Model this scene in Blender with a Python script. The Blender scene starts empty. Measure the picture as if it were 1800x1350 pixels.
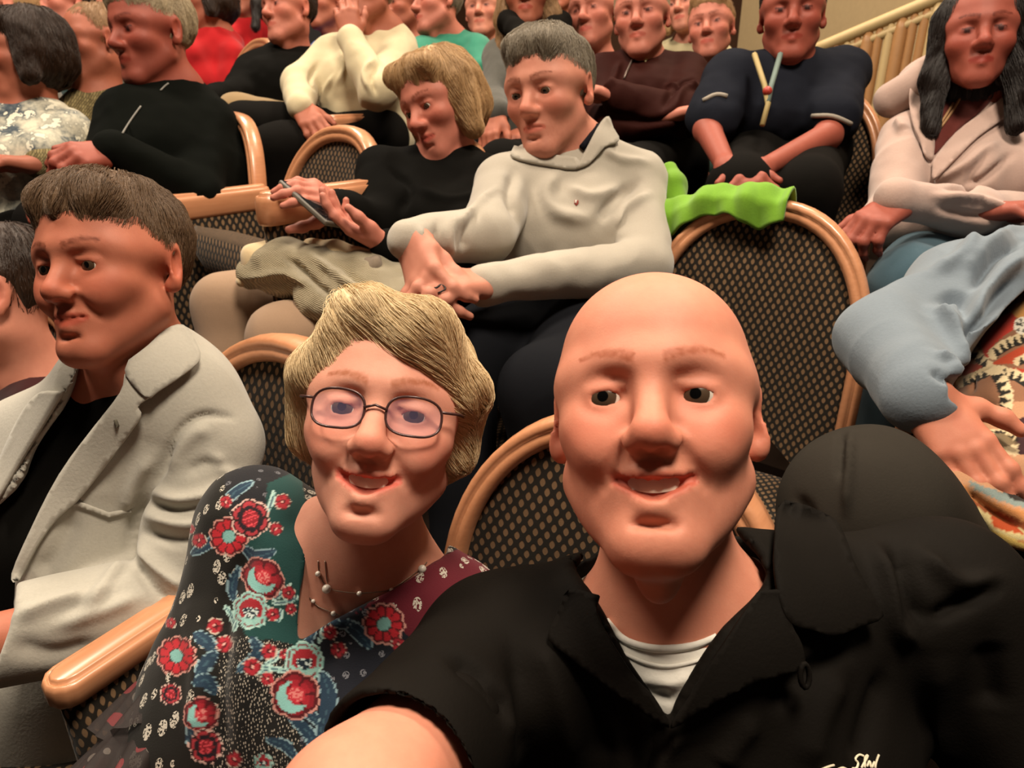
import bpy, bmesh, math, random
import numpy as np
from concurrent.futures import ThreadPoolExecutor
from mathutils import Vector, Matrix
from mathutils.bvhtree import BVHTree

scene = bpy.context.scene
COL = scene.collection
# ------------------------------------------------------------------ camera
F_PX, PITCH, CAM_Z = 1300.0, math.radians(23.0), 1.36
cam_data = bpy.data.cameras.new('camera')
cam_data.sensor_width = 36.0
cam_data.lens = 36.0 * F_PX / 1800.0
cam_data.clip_start = 0.02
camera = bpy.data.objects.new('camera', cam_data)
camera.location = (0, 0, CAM_Z)
camera.rotation_euler = (math.pi / 2 - PITCH, 0, 0)
COL.objects.link(camera)
scene.camera = camera
cam_data.dof.use_dof = True
cam_data.dof.focus_distance = 0.75
cam_data.dof.aperture_fstop = 11.0
# ------------------------------------------------------------------ light
scene.view_settings.view_transform = 'Standard'
scene.view_settings.look = 'None'
scene.view_settings.gamma = 1.0
scene.view_settings.use_curve_mapping = False
scene.view_settings.exposure = -0.1
scene.cycles.max_bounces = 6; scene.cycles.diffuse_bounces = 3; scene.cycles.glossy_bounces = 2; scene.cycles.transparent_max_bounces = 6
world = bpy.data.worlds.new('hall_ambient')
scene.world = world
world.use_nodes = True
world.node_tree.nodes['Background'].inputs[0].default_value = (1.0, 0.8, 0.62, 1)
world.node_tree.nodes['Background'].inputs[1].default_value = 0.035

def house_light(name, loc, size, power, color, target=None, spread=math.pi):
    l = bpy.data.lights.new(name, 'AREA')
    l.shape = 'DISK'; l.size = size; l.energy = power; l.color = color
    l.spread = spread
    o = bpy.data.objects.new(name, l); COL.objects.link(o)
    o.location = loc
    d = Vector(target if target else (loc[0], loc[1], 0)) - Vector(loc)
    o.rotation_euler = d.to_track_quat('-Z', 'Y').to_euler()
    return o
WARM = (1.0, 0.855, 0.68)
house_light('house_light', (0.6, 0.15, 4.4), 1.0, 190, WARM, (0.2, 0.9, 0.8))
house_light('house_light.001', (-2.4, 1.6, 4.8), 1.1, 165, WARM, (-0.8, 1.8, 0.8))
house_light('house_light.002', (1.6, 3.6, 5.0), 1.2, 190, WARM, (0.6, 2.8, 1.0))
house_light('house_light.003', (-1.6, 4.6, 5.2), 1.2, 190, WARM, (-0.8, 3.6, 1.0))

# ------------------------------------------------------------------ maths
C_, S_ = math.cos(PITCH), math.sin(PITCH)
CAM = np.array([0.0, 0.0, CAM_Z])
RGT = np.array([1.0, 0, 0]); FWD = np.array([0, C_, -S_]); UPV = np.array([0, S_, C_])
def P(u, v, d):
    """the place in the hall seen at photo pixel (u, v), d metres deep"""
    return CAM + d * (FWD + RGT * ((u - 900) / F_PX) - UPV * ((v - 675) / F_PX))
def px(m, d):
    return m * F_PX / d
def nrm(v):
    v = np.asarray(v, float); return v / (np.linalg.norm(v) + 1e-12)
def cvec(x, y, z):
    """camera-relative direction: right, up, towards the camera"""
    return RGT * x + UPV * y - FWD * z
def basis(y, z):
    """columns x, y, z from a forward (y) and an approximate up (z)"""
    y = nrm(y); x = nrm(np.cross(y, z)); z = np.cross(x, y)
    return np.stack([x, y, z], 1)
def head_basis(yaw, pitch, roll):
    """face turned by yaw (to image right), pitched up, rolled clockwise, all in degrees and relative to the camera's view axis"""
    a, b, r = map(math.radians, (yaw, pitch, roll))
    f = cvec(math.sin(a) * math.cos(b), math.sin(b), math.cos(a) * math.cos(b))
    u = cvec(math.sin(r), math.cos(r), 0)
    return basis(f, u)
def hdir(deg):
    """horizontal direction: 0 = towards the camera, positive = to image left"""
    a = math.radians(deg); return np.array([-math.sin(a), -math.cos(a), 0.0])

_rng = np.random.RandomState(7)
_PERM = _rng.permutation(512).astype(np.int32); _VAL = (_rng.rand(512) * 2 - 1).astype(np.float32)
def noise(p, freq=1.0, seed=0):
    """value noise in [-1, 1] at points p (N, 3)"""
    q = np.asarray(p, np.float32) * freq + seed * 17.31
    i = np.floor(q).astype(np.int64); f = (q - i).astype(np.float32); f = f * f * (3 - 2 * f)
    def hsh(a, b, c):
        return _VAL[_PERM[(_PERM[(_PERM[a & 511] + b) & 511] + c) & 511]]
    r = 0
    for dx in (0, 1):
        wx = f[:, 0] if dx else 1 - f[:, 0]
        for dy in (0, 1):
            wy = f[:, 1] if dy else 1 - f[:, 1]
            for dz in (0, 1):
                wz = f[:, 2] if dz else 1 - f[:, 2]
                r = r + wx * wy * wz * hsh(i[:, 0] + dx, i[:, 1] + dy, i[:, 2] + dz)
    return r

# ------------------------------------------------------------------ implicit bodies
class Sdf:
    """a soft body made of tapered limbs and ellipsoids melted together, meshed as one continuous surface"""
    def __init__(self): self.items = []
    def _add(self, fn, k, op, bb): self.items.append((fn, k, op, bb)); return self
    def cone(self, a, b, r1, r2=None, k=0.02, n=None, s=1.0, op='u'):
        r2 = r1 if r2 is None else r2
        a = np.asarray(a, np.float32); b = np.asarray(b, np.float32); ab = b - a; L2 = float(ab @ ab) + 1e-12
        nn = None if n is None else nrm(n).astype(np.float32)
        def fn(p):
            if nn is not None and s != 1.0:
                h0 = np.clip(((p - a) @ ab) / L2, 0, 1)[:, None]
                q = p - a - h0 * ab
                t = q @ nn
                q = q - nn * (t * (1 - 1 / s))[:, None]
                g = np.sqrt(np.einsum('ij,ij->i', q, q) + 1e-12)
                # distances shrink along the widened axis; rescale to stay near true distance
                return (g - (r1 + (r2 - r1) * h0[:, 0])) * (1 + (s - 1) * 0.5 * np.minimum(np.abs(t) / s / g, 1))
            h = np.clip(((p - a) @ ab) / L2, 0, 1)
            q = p - a - h[:, None] * ab
            return np.sqrt(np.einsum('ij,ij->i', q, q)) - (r1 + (r2 - r1) * h)
        R = max(r1, r2) * max(s, 1)
        return self._add(fn, k, op, (np.minimum(a, b) - R, np.maximum(a, b) + R))
    def chain(self, pts, rad, k=0.02, n=None, s=1.0, op='u'):
        for i in range(len(pts) - 1): self.cone(pts[i], pts[i + 1], rad[i], rad[i + 1], k, n, s, op)
        return self
    def ell(self, c, r, M=None, k=0.02, op='u'):
        c = np.asarray(c, np.float32); r = np.asarray(r, np.float32)
        M = np.eye(3, dtype=np.float32) if M is None else np.asarray(M, np.float32)
        def fn(p):
            q = (p - c) @ M
            q = q / r; k0 = np.sqrt(np.einsum('ij,ij->i', q, q)); q = q / r; k1 = np.sqrt(np.einsum('ij,ij->i', q, q)) + 1e-9
            return k0 * (k0 - 1) / k1
        R = float(r.max())
        return self._add(fn, k, op, (c - R, c + R))
    def box(self, c, half, M=None, rnd=0.005, k=0.01, op='u'):
        c = np.asarray(c, np.float32); half = np.asarray(half, np.float32) - rnd
        M = np.eye(3, dtype=np.float32) if M is None else np.asarray(M, np.float32)
        def fn(p):
            q = np.abs((p - c) @ M) - half
            return np.sqrt((np.maximum(q, 0) ** 2).sum(1)) + np.minimum(q.max(1), 0) - rnd
        R = float(np.linalg.norm(half)) + rnd
        return self._add(fn, k, op, (c - R, c + R))
    def plane(self, c, n, k=0.005):
        """keep the side the normal points away from"""
        c = np.asarray(c, np.float32); n = nrm(n).astype(np.float32)
        return self._add(lambda p: -((p - c) @ n), k, 's', None)
    def carve_poly(self, poly, dmin, dmax, k=0.003):
        """an opening whose outline is given in photo pixels, between two depths"""
        pl = np.array(smooth_run(list(poly), 4), np.float32); A = pl; B = np.roll(pl, -1, 0)
        def fn(p):
            r = p - CAM.astype(np.float32); d = r @ FWD.astype(np.float32); dd = np.maximum(d, 0.05)
            x = 900 + F_PX * (r @ RGT.astype(np.float32)) / dd; y = 675 - F_PX * (r @ UPV.astype(np.float32)) / dd
            best = np.full(len(p), 1e9, np.float32); c = np.zeros(len(p), bool)
            for (ax, ay), (bx, by) in zip(A, B):
                ex, ey = bx - ax, by - ay; L2 = ex * ex + ey * ey + 1e-9
                t = np.clip(((x - ax) * ex + (y - ay) * ey) / L2, 0, 1)
                best = np.minimum(best, (x - ax - t * ex) ** 2 + (y - ay - t * ey) ** 2)
                if ay != by: c ^= ((ay > y) != (by > y)) & (x < (bx - ax) * (y - ay) / (by - ay) + ax)
            sd = np.sqrt(best) * dd / F_PX; sd = np.where(c, -sd, sd)
            return np.maximum(sd, np.maximum(d - dmax, dmin - d))
        return self._add(fn, k, 's', None)
    def fn(self, f, k, op='u', bb=None): return self._add(f, k, op, bb)
    def extend(self, o): self.items += o.items; return self
    def bounds(self):
        lo = np.min([b[0] for _, _, op, b in self.items if op == 'u' and b is not None], 0)
        hi = np.max([b[1] for _, _, op, b in self.items if op == 'u' and b is not None], 0)
        return lo, hi
    def eval(self, p, items=None):
        p = np.asarray(p, np.float32); d = None
        for fn, k, op, _ in (self.items if items is None else items):
            e = fn(p).astype(np.float32)
            if op == 'u':
                if d is None: d = e
                else:
                    h = np.clip(0.5 + 0.5 * (d - e) / k, 0, 1); d = d + (e - d) * h - k * h * (1 - h)
            elif d is not None:                           # 's': carve
                e = -e
                h = np.clip(0.5 - 0.5 * (d - e) / k, 0, 1); d = d + (e - d) * h + k * h * (1 - h)
        return np.full(len(p), 9, np.float32) if d is None else d
    def mesh(self, h, pad=0.012):
        lo, hi = self.bounds(); lo = lo - pad; hi = hi + pad
        SB, LB = 32, 4
        n = np.ceil((hi - lo) / (h * SB)).astype(int) + 1
        keys, verts, quads = [], [], []
        off = (np.stack(np.meshgrid(*[np.arange(8)] * 3, indexing='ij'), -1).reshape(-1, 3) * LB)
        g5 = np.stack(np.meshgrid(*[np.arange(5)] * 3, indexing='ij'), -1).reshape(-1, 3)
        cor = np.array([[0,0,0],[1,0,0],[0,1,0],[1,1,0],[0,0,1],[1,0,1],[0,1,1],[1,1,1]])
        edges = [(0,1),(2,3),(4,5),(6,7),(0,2),(1,3),(4,6),(5,7),(0,4),(1,5),(2,6),(3,7)]
        R = h * SB * 0.8661
        def key(c): return ((c[..., 0].astype(np.int64) + 8) << 42) + ((c[..., 1].astype(np.int64) + 8) << 21) + (c[..., 2].astype(np.int64) + 8)
        ctr = np.stack(np.meshgrid(*[np.arange(m) for m in n], indexing='ij'), -1).reshape(-1, 3)
        cpos = (lo + (ctr * SB + SB / 2) * h).astype(np.float32)
        near = [np.abs(fn(cpos)) if op == 'x' else fn(cpos) for fn, k, op, _ in self.items]
        def work(bi):
            keys, verts, quads = [], [], []
            act = [it for it, dn in zip(self.items, near) if dn[bi] < R * 1.15 + it[1] + 0.004]
            if not any(a[2] == 'u' for a in act): return keys, verts, quads
            base = ctr[bi] * SB
            lb = base + off
            d = self.eval(lo + (lb + LB / 2) * h, act)
            lb = lb[np.abs(d) < h * LB * 0.8661 * 1.3 + h]
            if not len(lb): return keys, verts, quads
            smp = lb[:, None, :] + g5[None]
            v = self.eval((lo + smp * h).reshape(-1, 3), act).reshape(-1, 5, 5, 5)
            c8 = np.stack([v[:, a:a+4, b:b+4, c:c+4] for a, b, c in cor], -1)      # (n,4,4,4,8)
            neg = c8 < 0
            mix = neg.any(-1) & ~neg.all(-1)
            idx = np.argwhere(mix)
            if len(idx):
                cells = lb[idx[:, 0]] + idx[:, 1:]
                vals = c8[mix]
                acc = np.zeros((len(cells), 3)); cnt = np.zeros(len(cells))
                for a, b in edges:
                    va, vb = vals[:, a], vals[:, b]
                    x = (va < 0) != (vb < 0)
                    t = np.where(x, va / np.where(x, va - vb, 1), 0)[:, None]
                    acc += np.where(x[:, None], cor[a] + t * (cor[b] - cor[a]), 0); cnt += x
                keys.append(key(cells)); verts.append(lo + (cells + acc / cnt[:, None]) * h)
            for ax in range(3):
                a0 = v[:, :4, :4, :4]
                a1 = (v[:, 1:, :4, :4], v[:, :4, 1:, :4], v[:, :4, :4, 1:])[ax]
                cr = np.argwhere((a0 < 0) != (a1 < 0))
                if not len(cr): continue
                st = lb[cr[:, 0]] + cr[:, 1:]
                ng = a0[cr[:, 0], cr[:, 1], cr[:, 2], cr[:, 3]] < 0
                e1 = np.eye(3, dtype=int)[(ax + 1) % 3]; e2 = np.eye(3, dtype=int)[(ax + 2) % 3]
                q = np.stack([key(st), key(st - e1), key(st - e1 - e2), key(st - e2)], 1)
                q[~ng] = q[~ng][:, ::-1]
                quads.append(q)
            return keys, verts, quads
        with ThreadPoolExecutor(4) as ex:
            for a, b, c in ex.map(work, range(len(ctr))): keys += a; verts += b; quads += c
        keys = np.concatenate(keys); verts = np.concatenate(verts); quads = np.concatenate(quads)
        o = np.argsort(keys); keys = keys[o]; verts = verts[o]
        ix = np.clip(np.searchsorted(keys, quads), 0, len(keys) - 1)
        ok = (keys[ix] == quads).all(1)
        return verts, ix[ok]

def vnormals(v, q):
    nn = np.zeros_like(v)
    fnm = np.cross(v[q[:, 2]] - v[q[:, 0]], v[q[:, 3]] - v[q[:, 1]])
    for i in range(4): np.add.at(nn, q[:, i], fnm)
    return nn / (np.linalg.norm(nn, axis=1, keepdims=True) + 1e-12)

class Surf:
    """a meshed surface that can be creased, trimmed and turned into an object"""
    def __init__(self, v, q): self.v = v; self.q = q; self._b = None
    def normals(self): return vnormals(self.v, self.q)
    def bvh(self):
        if self._b is None: self._b = BVHTree.FromPolygons(self.v.tolist(), self.q.tolist())
        return self._b
    def hit(self, u, vv):
        d = nrm(FWD + RGT * ((u - 900) / F_PX) - UPV * ((vv - 675) / F_PX))
        l, n, i, t = self.bvh().ray_cast(Vector(CAM), Vector(d))
        return (None, None) if l is None else (np.array(l), np.array(n))
    def trace(self, pts, step=10):
        """world points under a run of photo pixels, where the surface is met"""
        out = []
        for (u0, v0), (u1, v1) in zip(pts[:-1], pts[1:]):
            m = max(1, int(math.hypot(u1 - u0, v1 - v0) / step))
            for i in range(m):
                t = i / m; l, n = self.hit(u0 + (u1 - u0) * t, v0 + (v1 - v0) * t)
                if l is not None: out.append(l)
        l, n = self.hit(*pts[-1])
        if l is not None: out.append(l)
        return np.array(out) if len(out) else np.zeros((0, 3))
    def creases(self, strokes):
        """fold ridges (positive) and grooves (negative): (pixel run, half width m, height m)"""
        nn = self.normals(); disp = np.zeros(len(self.v))
        for pts, w, a in strokes:
            t = self.trace(smooth_run(pts), 14)
            if len(t) < 2: continue
            lo = t.min(0) - w * 3; hi = t.max(0) + w * 3
            sel = np.where(((self.v > lo) & (self.v < hi)).all(1))[0]
            if not len(sel): continue
            pv = self.v[sel]; best = np.full(len(sel), 9.0); par = np.zeros(len(sel))
            for i in range(len(t) - 1):
                ab = t[i + 1] - t[i]; L2 = ab @ ab + 1e-12
                hh = np.clip(((pv - t[i]) @ ab) / L2, 0, 1)
                dd = np.linalg.norm(pv - t[i] - hh[:, None] * ab, axis=1)
                m = dd < best; best[m] = dd[m]; par[m] = (i + hh[m]) / (len(t) - 1)
            fade = np.clip(np.minimum(par, 1 - par) * 4 + 0.25, 0, 1)
            disp[sel] += 1.55 * a * np.exp(-(best / (0.85 * w)) ** 2) * fade
        self.v = self.v + nn * disp[:, None]; self._b = None
        return self
    def rumple(self, amp, freq, seed=0, stretch=(1, 1, 1), sharp=False):
        x = noise(self.v * np.array(stretch), freq, seed)
        if sharp: x = 0.6 - np.abs(x) * 1.6
        self.v = self.v + self.normals() * (amp * x)[:, None]; self._b = None
        return self
    def smooth(self, it=1, lam=0.5):
        e = np.concatenate([self.q[:, [0, 1]], self.q[:, [1, 2]], self.q[:, [2, 3]], self.q[:, [3, 0]]])
        e = np.concatenate([e, e[:, ::-1]])
        for _ in range(it):
            acc = np.zeros_like(self.v); cnt = np.zeros(len(self.v))
            np.add.at(acc, e[:, 0], self.v[e[:, 1]]); np.add.at(cnt, e[:, 0], 1)
            self.v = self.v + lam * (acc / np.maximum(cnt, 1)[:, None] - self.v)
        self._b = None
        return self
    def keep(self, mask):
        """drop the faces whose corners are all outside the mask"""
        f = mask[self.q].all(1)
        q = self.q[f]; used = np.unique(q); rm = np.full(len(self.v), -1); rm[used] = np.arange(len(used))
        return Surf(self.v[used], rm[q])
    def obj(self, name, mat, parent=None, color=None):
        return link_mesh(name, self.v, self.q, mat, parent, color)

def smooth_run(pts, n=4):
    """Catmull-Rom through 2-D or 3-D points"""
    p = [np.asarray(x, float) for x in pts]
    if len(p) < 3: return [tuple(x) for x in p]
    p = [2 * p[0] - p[1]] + p + [2 * p[-1] - p[-2]]; out = []
    for i in range(1, len(p) - 2):
        for j in range(n):
            t = j / n
            out.append(0.5 * (2 * p[i] + (p[i+1] - p[i-1]) * t + (2*p[i-1] - 5*p[i] + 4*p[i+1] - p[i+2]) * t*t + (3*p[i] - p[i-1] - 3*p[i+1] + p[i+2]) * t**3))
    out.append(p[-2])
    return [tuple(x) for x in out]

# ------------------------------------------------------------------ objects
def link_mesh(name, v, f, mat, parent=None, color=None, smooth=True, uv=None):
    me = bpy.data.meshes.new(name)
    v = np.asarray(v, np.float32)
    if isinstance(f, np.ndarray):
        k = f.shape[1]
        me.vertices.add(len(v)); me.vertices.foreach_set('co', v.ravel())
        me.loops.add(f.size); me.loops.foreach_set('vertex_index', f.astype(np.int32).ravel())
        me.polygons.add(len(f)); me.polygons.foreach_set('loop_start', np.arange(0, f.size, k, dtype=np.int32))
        me.polygons.foreach_set('loop_total', np.full(len(f), k, np.int32))
        me.update(calc_edges=True)
    else:
        me.from_pydata([tuple(map(float, x)) for x in v], [], f)
    if smooth: me.polygons.foreach_set('use_smooth', np.ones(len(me.polygons), bool))
    if color is not None:
        a = me.color_attributes.new('Col', 'FLOAT_COLOR', 'POINT')
        c = np.ones((len(v), 4), np.float32); c[:, :3] = color; a.data.foreach_set('color', c.ravel())
    if uv is not None:
        a = me.attributes.new('puv', 'FLOAT_VECTOR', 'POINT'); a.data.foreach_set('vector', np.asarray(uv, np.float32).ravel())
    me.validate()
    me.materials.append(mat)
    o = bpy.data.objects.new(name, me); COL.objects.link(o)
    if parent is not None: attach(o, parent)
    return o
def attach(o, parent):
    o.parent = parent
    o.matrix_parent_inverse = Matrix.Translation(parent.location).inverted() if parent.type == 'EMPTY' else Matrix.Identity(4)
def thing(name, label, cat, loc=(0, 0, 0), group=None):
    o = bpy.data.objects.new(name, None); o.empty_display_size = 0.05; COL.objects.link(o)
    o.location = tuple(map(float, loc)); o['label'] = label; o['category'] = cat
    if group: o['group'] = group
    return o
def tag(o, label, cat, group=None):
    o['label'] = label; o['category'] = cat
    if group: o['group'] = group
    return o
def tube(pts, rad, sides=8, closed=False, cap=True):
    """verts and quads of a tube along 3-D points"""
    pts = np.asarray(pts, float); n = len(pts)
    rad = np.full(n, rad) if np.isscalar(rad) else np.asarray(rad)
    t = np.gradient(pts, axis=0) if not closed else np.roll(pts, -1, 0) - np.roll(pts, 1, 0)
    t /= np.linalg.norm(t, axis=1, keepdims=True) + 1e-12
    a = np.cross(t[0], [0.31, 0.2, 0.93]); a = nrm(a); V = []
    for i in range(n):
        a = nrm(a - t[i] * (a @ t[i])); b = np.cross(t[i], a)
        for j in range(sides):
            g = 2 * math.pi * j / sides
            V.append(pts[i] + rad[i] * (math.cos(g) * a + math.sin(g) * b))
    Fc = []
    for i in range(n if closed else n - 1):
        for j in range(sides):
            i2 = (i + 1) % n; j2 = (j + 1) % sides
            Fc.append((i * sides + j, i * sides + j2, i2 * sides + j2, i2 * sides + j))
    if cap and not closed:
        Fc.append(tuple(range(sides))[::-1]); Fc.append(tuple((n - 1) * sides + j for j in range(sides)))
    return np.array(V), Fc
def merge(parts):
    V, Fc, o = [], [], 0
    for v, f in parts:
        V.append(np.asarray(v)); Fc += [tuple(int(x) + o for x in g) for g in f]; o += len(v)
    return np.concatenate(V), Fc
def inside(pt, poly):
    x, y = pt; c = False; n = len(poly); j = n - 1
    for i in range(n):
        if (poly[i][1] > y) != (poly[j][1] > y) and x < (poly[j][0] - poly[i][0]) * (y - poly[i][1]) / (poly[j][1] - poly[i][1]) + poly[i][0]: c = not c
        j = i
    return c
def panel(surf, poly, lift, thick, mat, name, parent, step=7, edge_lift=None, curl=None, sm=3):
    """a cloth piece lying on a surface: the outline is followed on the surface, lifted and given thickness"""
    poly = smooth_run(list(poly) + [poly[0]], 3)[:-1] if sm else list(poly)
    us = [p[0] for p in poly]; vs = [p[1] for p in poly]
    dens = []
    for (a, b) in zip(poly, poly[1:] + poly[:1]):
        m = max(1, int(math.hypot(b[0] - a[0], b[1] - a[1]) / step))
        dens += [(a[0] + (b[0] - a[0]) * i / m, a[1] + (b[1] - a[1]) * i / m) for i in range(m)]
    pts = list(dens); nb = len(pts)
    bnd = np.array(dens)
    uu = np.arange(min(us), max(us), step)
    for i, v in enumerate(np.arange(min(vs), max(vs), step * 0.87)):
        for u in uu + (step / 2 if i % 2 else 0):
            if inside((u, v), poly) and np.hypot(bnd[:, 0] - u, bnd[:, 1] - v).min() > step * 0.55: pts.append((u, v))
    from mathutils.geometry import delaunay_2d_cdt
    vv, ee, ff, ov, oe, of = delaunay_2d_cdt([Vector(p) for p in pts], [(i, (i + 1) % nb) for i in range(nb)], [], 1, 1e-4)
    W, N, ok = [], [], []
    for p in vv:
        l, n = surf.hit(p[0], p[1])
        ok.append(l is not None); W.append(l if l is not None else np.zeros(3)); N.append(n if n is not None else np.zeros(3))
    W = np.array(W); N = np.array(N); ok = np.array(ok)
    if not ok.any(): return None
    if (~ok).any():
        P2 = np.array([(p[0], p[1]) for p in vv]); gi = np.where(ok)[0]
        for i in np.where(~ok)[0]:
            j = gi[np.argmin(((P2[gi] - P2[i]) ** 2).sum(1))]
            dj = (W[j] - CAM) @ FWD
            W[i] = P(P2[i][0], P2[i][1], dj); N[i] = N[j]
    tris = [tuple(f) for f in ff]
    # even out the lay of the cloth
    nb_ = [set() for _ in vv]
    for a, b, c in [t for t in tris if len(t) == 3]:
        nb_[a] |= {b, c}; nb_[b] |= {a, c}; nb_[c] |= {a, b}
    dep = (W - CAM) @ FWD; P2 = np.array([(p[0], p[1]) for p in vv])
    for _ in range(3):
        dep = np.array([0.4 * dep[i] + 0.6 * np.mean([dep[j] for j in nb_[i]]) if nb_[i] else dep[i] for i in range(len(dep))])
        N = np.array([nrm(N[i] + sum((N[j] for j in nb_[i]), np.zeros(3))) for i in range(len(N))])
    dep = np.minimum(dep, (W - CAM) @ FWD + 0.001)
    W = np.array([P(P2[i][0], P2[i][1], dep[i]) for i in range(len(dep))])
    lf = np.full(len(W), lift)
    if curl is not None: lf = lf + np.array([curl(p[0], p[1]) for p in vv])
    top = W + N * lf[:, None]; bot = top - N * thick
    nv = len(W); Fc = []
    cnt = {}
    for t in tris:
        a = top[t[1]] - top[t[0]]; b = top[t[2]] - top[t[0]]
        if np.cross(a, b) @ N[t[0]] < 0: t = (t[0], t[2], t[1])
        Fc.append(t); Fc.append(tuple(x + nv for x in t[::-1]))
        for i in range(3):
            e = (t[i], t[(i + 1) % 3])
            if (e[1], e[0]) in cnt: del cnt[(e[1], e[0])]
            else: cnt[e] = 1
    for a, b in cnt: Fc.append((b, a, a + nv, b + nv))
    return link_mesh(name, np.concatenate([top, bot]), Fc, mat, parent)
def cord(surf, pts, rad, lift, mat, name, parent, step=8, sides=6):
    """a seam, chain or piping following a run of pixels on a surface"""
    pp = smooth_run(pts); W = []
    for (a, b) in zip(pp[:-1], pp[1:]):
        m = max(1, int(math.hypot(b[0] - a[0], b[1] - a[1]) / step))
        for i in range(m):
            l, n = surf.hit(a[0] + (b[0] - a[0]) * i / m, a[1] + (b[1] - a[1]) * i / m)
            if l is not None: W.append(l + n * lift)
    if len(W) < 3: return None
    W = np.array(W); W[1:-1] = (W[:-2] + 2 * W[1:-1] + W[2:]) / 4
    v, f = tube(W, rad, sides)
    return link_mesh(name, v, f, mat, parent)
# ------------------------------------------------------------------ materials
def lin(c):
    if isinstance(c, str): c = [int(c[i:i+2], 16) / 255 for i in (0, 2, 4)]
    return tuple(x / 12.92 if x <= 0.04045 else ((x + 0.055) / 1.055) ** 2.4 for x in c)
class NT:
    """small helper to write node trees"""
    def __init__(self, name):
        self.m = bpy.data.materials.new(name); self.m.use_nodes = True
        self.t = self.m.node_tree; self.b = self.t.nodes['Principled BSDF']
    def n(self, typ, **kw):
        nd = self.t.nodes.new(typ)
        for k, v in kw.items():
            if k.startswith('i_'): nd.inputs[int(k[2:])].default_value = v
            else: setattr(nd, k, v)
        return nd
    def l(self, a, b): self.t.links.new(a, b); return b
    def math(self, op, a, b=None, c=None):
        nd = self.n('ShaderNodeMath', operation=op)
        for i, x in enumerate((a, b, c)):
            if x is None: continue
            if isinstance(x, (int, float)): nd.inputs[i].default_value = x
            else: self.l(x, nd.inputs[i])
        return nd.outputs[0]
    def mix(self, fac, a, b):
        nd = self.n('ShaderNodeMix', data_type='RGBA')
        for i, x in ((0, fac), (6, a), (7, b)):
            if isinstance(x, (int, float)): nd.inputs[i].default_value = x
            elif isinstance(x, tuple): nd.inputs[i].default_value = (*x[:3], 1)
            else: self.l(x, nd.inputs[i])
        return nd.outputs[2]
    def coords(self, scale=1.0, rot=(0, 0, 0), attr=None):
        c = self.n('ShaderNodeAttribute', attribute_name=attr) if attr else self.n('ShaderNodeTexCoord')
        m = self.n('ShaderNodeMapping')
        sc = (scale,) * 3 if isinstance(scale, (int, float)) else scale
        m.inputs['Scale'].default_value = sc; m.inputs['Rotation'].default_value = rot
        self.l(c.outputs['Vector'] if attr else c.outputs['Object'], m.inputs[0]); return m.outputs[0]
    def noise(self, vec, scale, detail=3, rough=0.55):
        nd = self.n('ShaderNodeTexNoise'); nd.inputs['Scale'].default_value = scale
        nd.inputs['Detail'].default_value = detail; nd.inputs['Roughness'].default_value = rough
        if vec is not None: self.l(vec, nd.inputs['Vector'])
        return nd.outputs[0]
    def ramp(self, fac, stops):
        nd = self.n('ShaderNodeValToRGB'); e = nd.color_ramp.elements
        while len(e) < len(stops): e.new(0.5)
        for s, (pos, c) in zip(e, stops): s.position = pos; s.color = (*c, 1) if len(c) == 3 else c
        self.l(fac, nd.inputs[0]); return nd.outputs[0]
    def bump(self, h, strength=0.3, dist=0.002):
        nd = self.n('ShaderNodeBump'); nd.inputs['Strength'].default_value = strength; nd.inputs['Distance'].default_value = dist
        self.l(h, nd.inputs['Height']); self.l(nd.outputs[0], self.b.inputs['Normal'])
    def col(self, x):
        if isinstance(x, tuple): self.b.inputs['Base Color'].default_value = (*x[:3], 1)
        else: self.l(x, self.b.inputs['Base Color'])
    def set(self, **kw):
        for k, v in kw.items(): self.b.inputs[k.replace('_', ' ')].default_value = v
        return self.m
_mc = {}
def cloth(name, color, var=0.12, rough=0.9, weave=900, bump=0.25, sheen=0.15, fuzz=0.0, crush=0.0):
    """woven fabric: fine thread relief and a little uneven dye"""
    if name in _mc: return _mc[name]
    t = NT(name); c = lin(color); co = t.coords()
    n1 = t.noise(co, 14, 4); n2 = t.noise(co, weave * 0.5, 2)
    dark = tuple(x * (1 - var) for x in c); lite = tuple(min(1, x * (1 + var)) for x in c)
    base = t.mix(n1, dark, lite)
    base = t.mix(t.math('MULTIPLY', n2, 0.35 + fuzz), base, tuple(x * 0.72 for x in c))
    t.col(base)
    ht = t.math('ADD', t.math('MULTIPLY', n1, 0.5), t.math('MULTIPLY', n2, 0.5))
    if crush:
        n3 = t.n('ShaderNodeTexNoise', noise_type='RIDGED_MULTIFRACTAL'); n3.inputs['Scale'].default_value = 9; n3.inputs['Detail'].default_value = 3; n3.inputs['Distortion'].default_value = 0.6
        t.l(co, n3.inputs['Vector']); ht = t.math('ADD', ht, t.math('MULTIPLY', n3.outputs[0], crush))
    t.bump(ht, bump, 0.0016)
    dk = max(c) < 0.03
    t.set(Roughness=rough, Sheen_Weight=0.0 if dk else sheen, Sheen_Roughness=0.6, Specular_IOR_Level=0.06 if dk else 0.15)
    _mc[name] = t.m; return t.m
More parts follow.
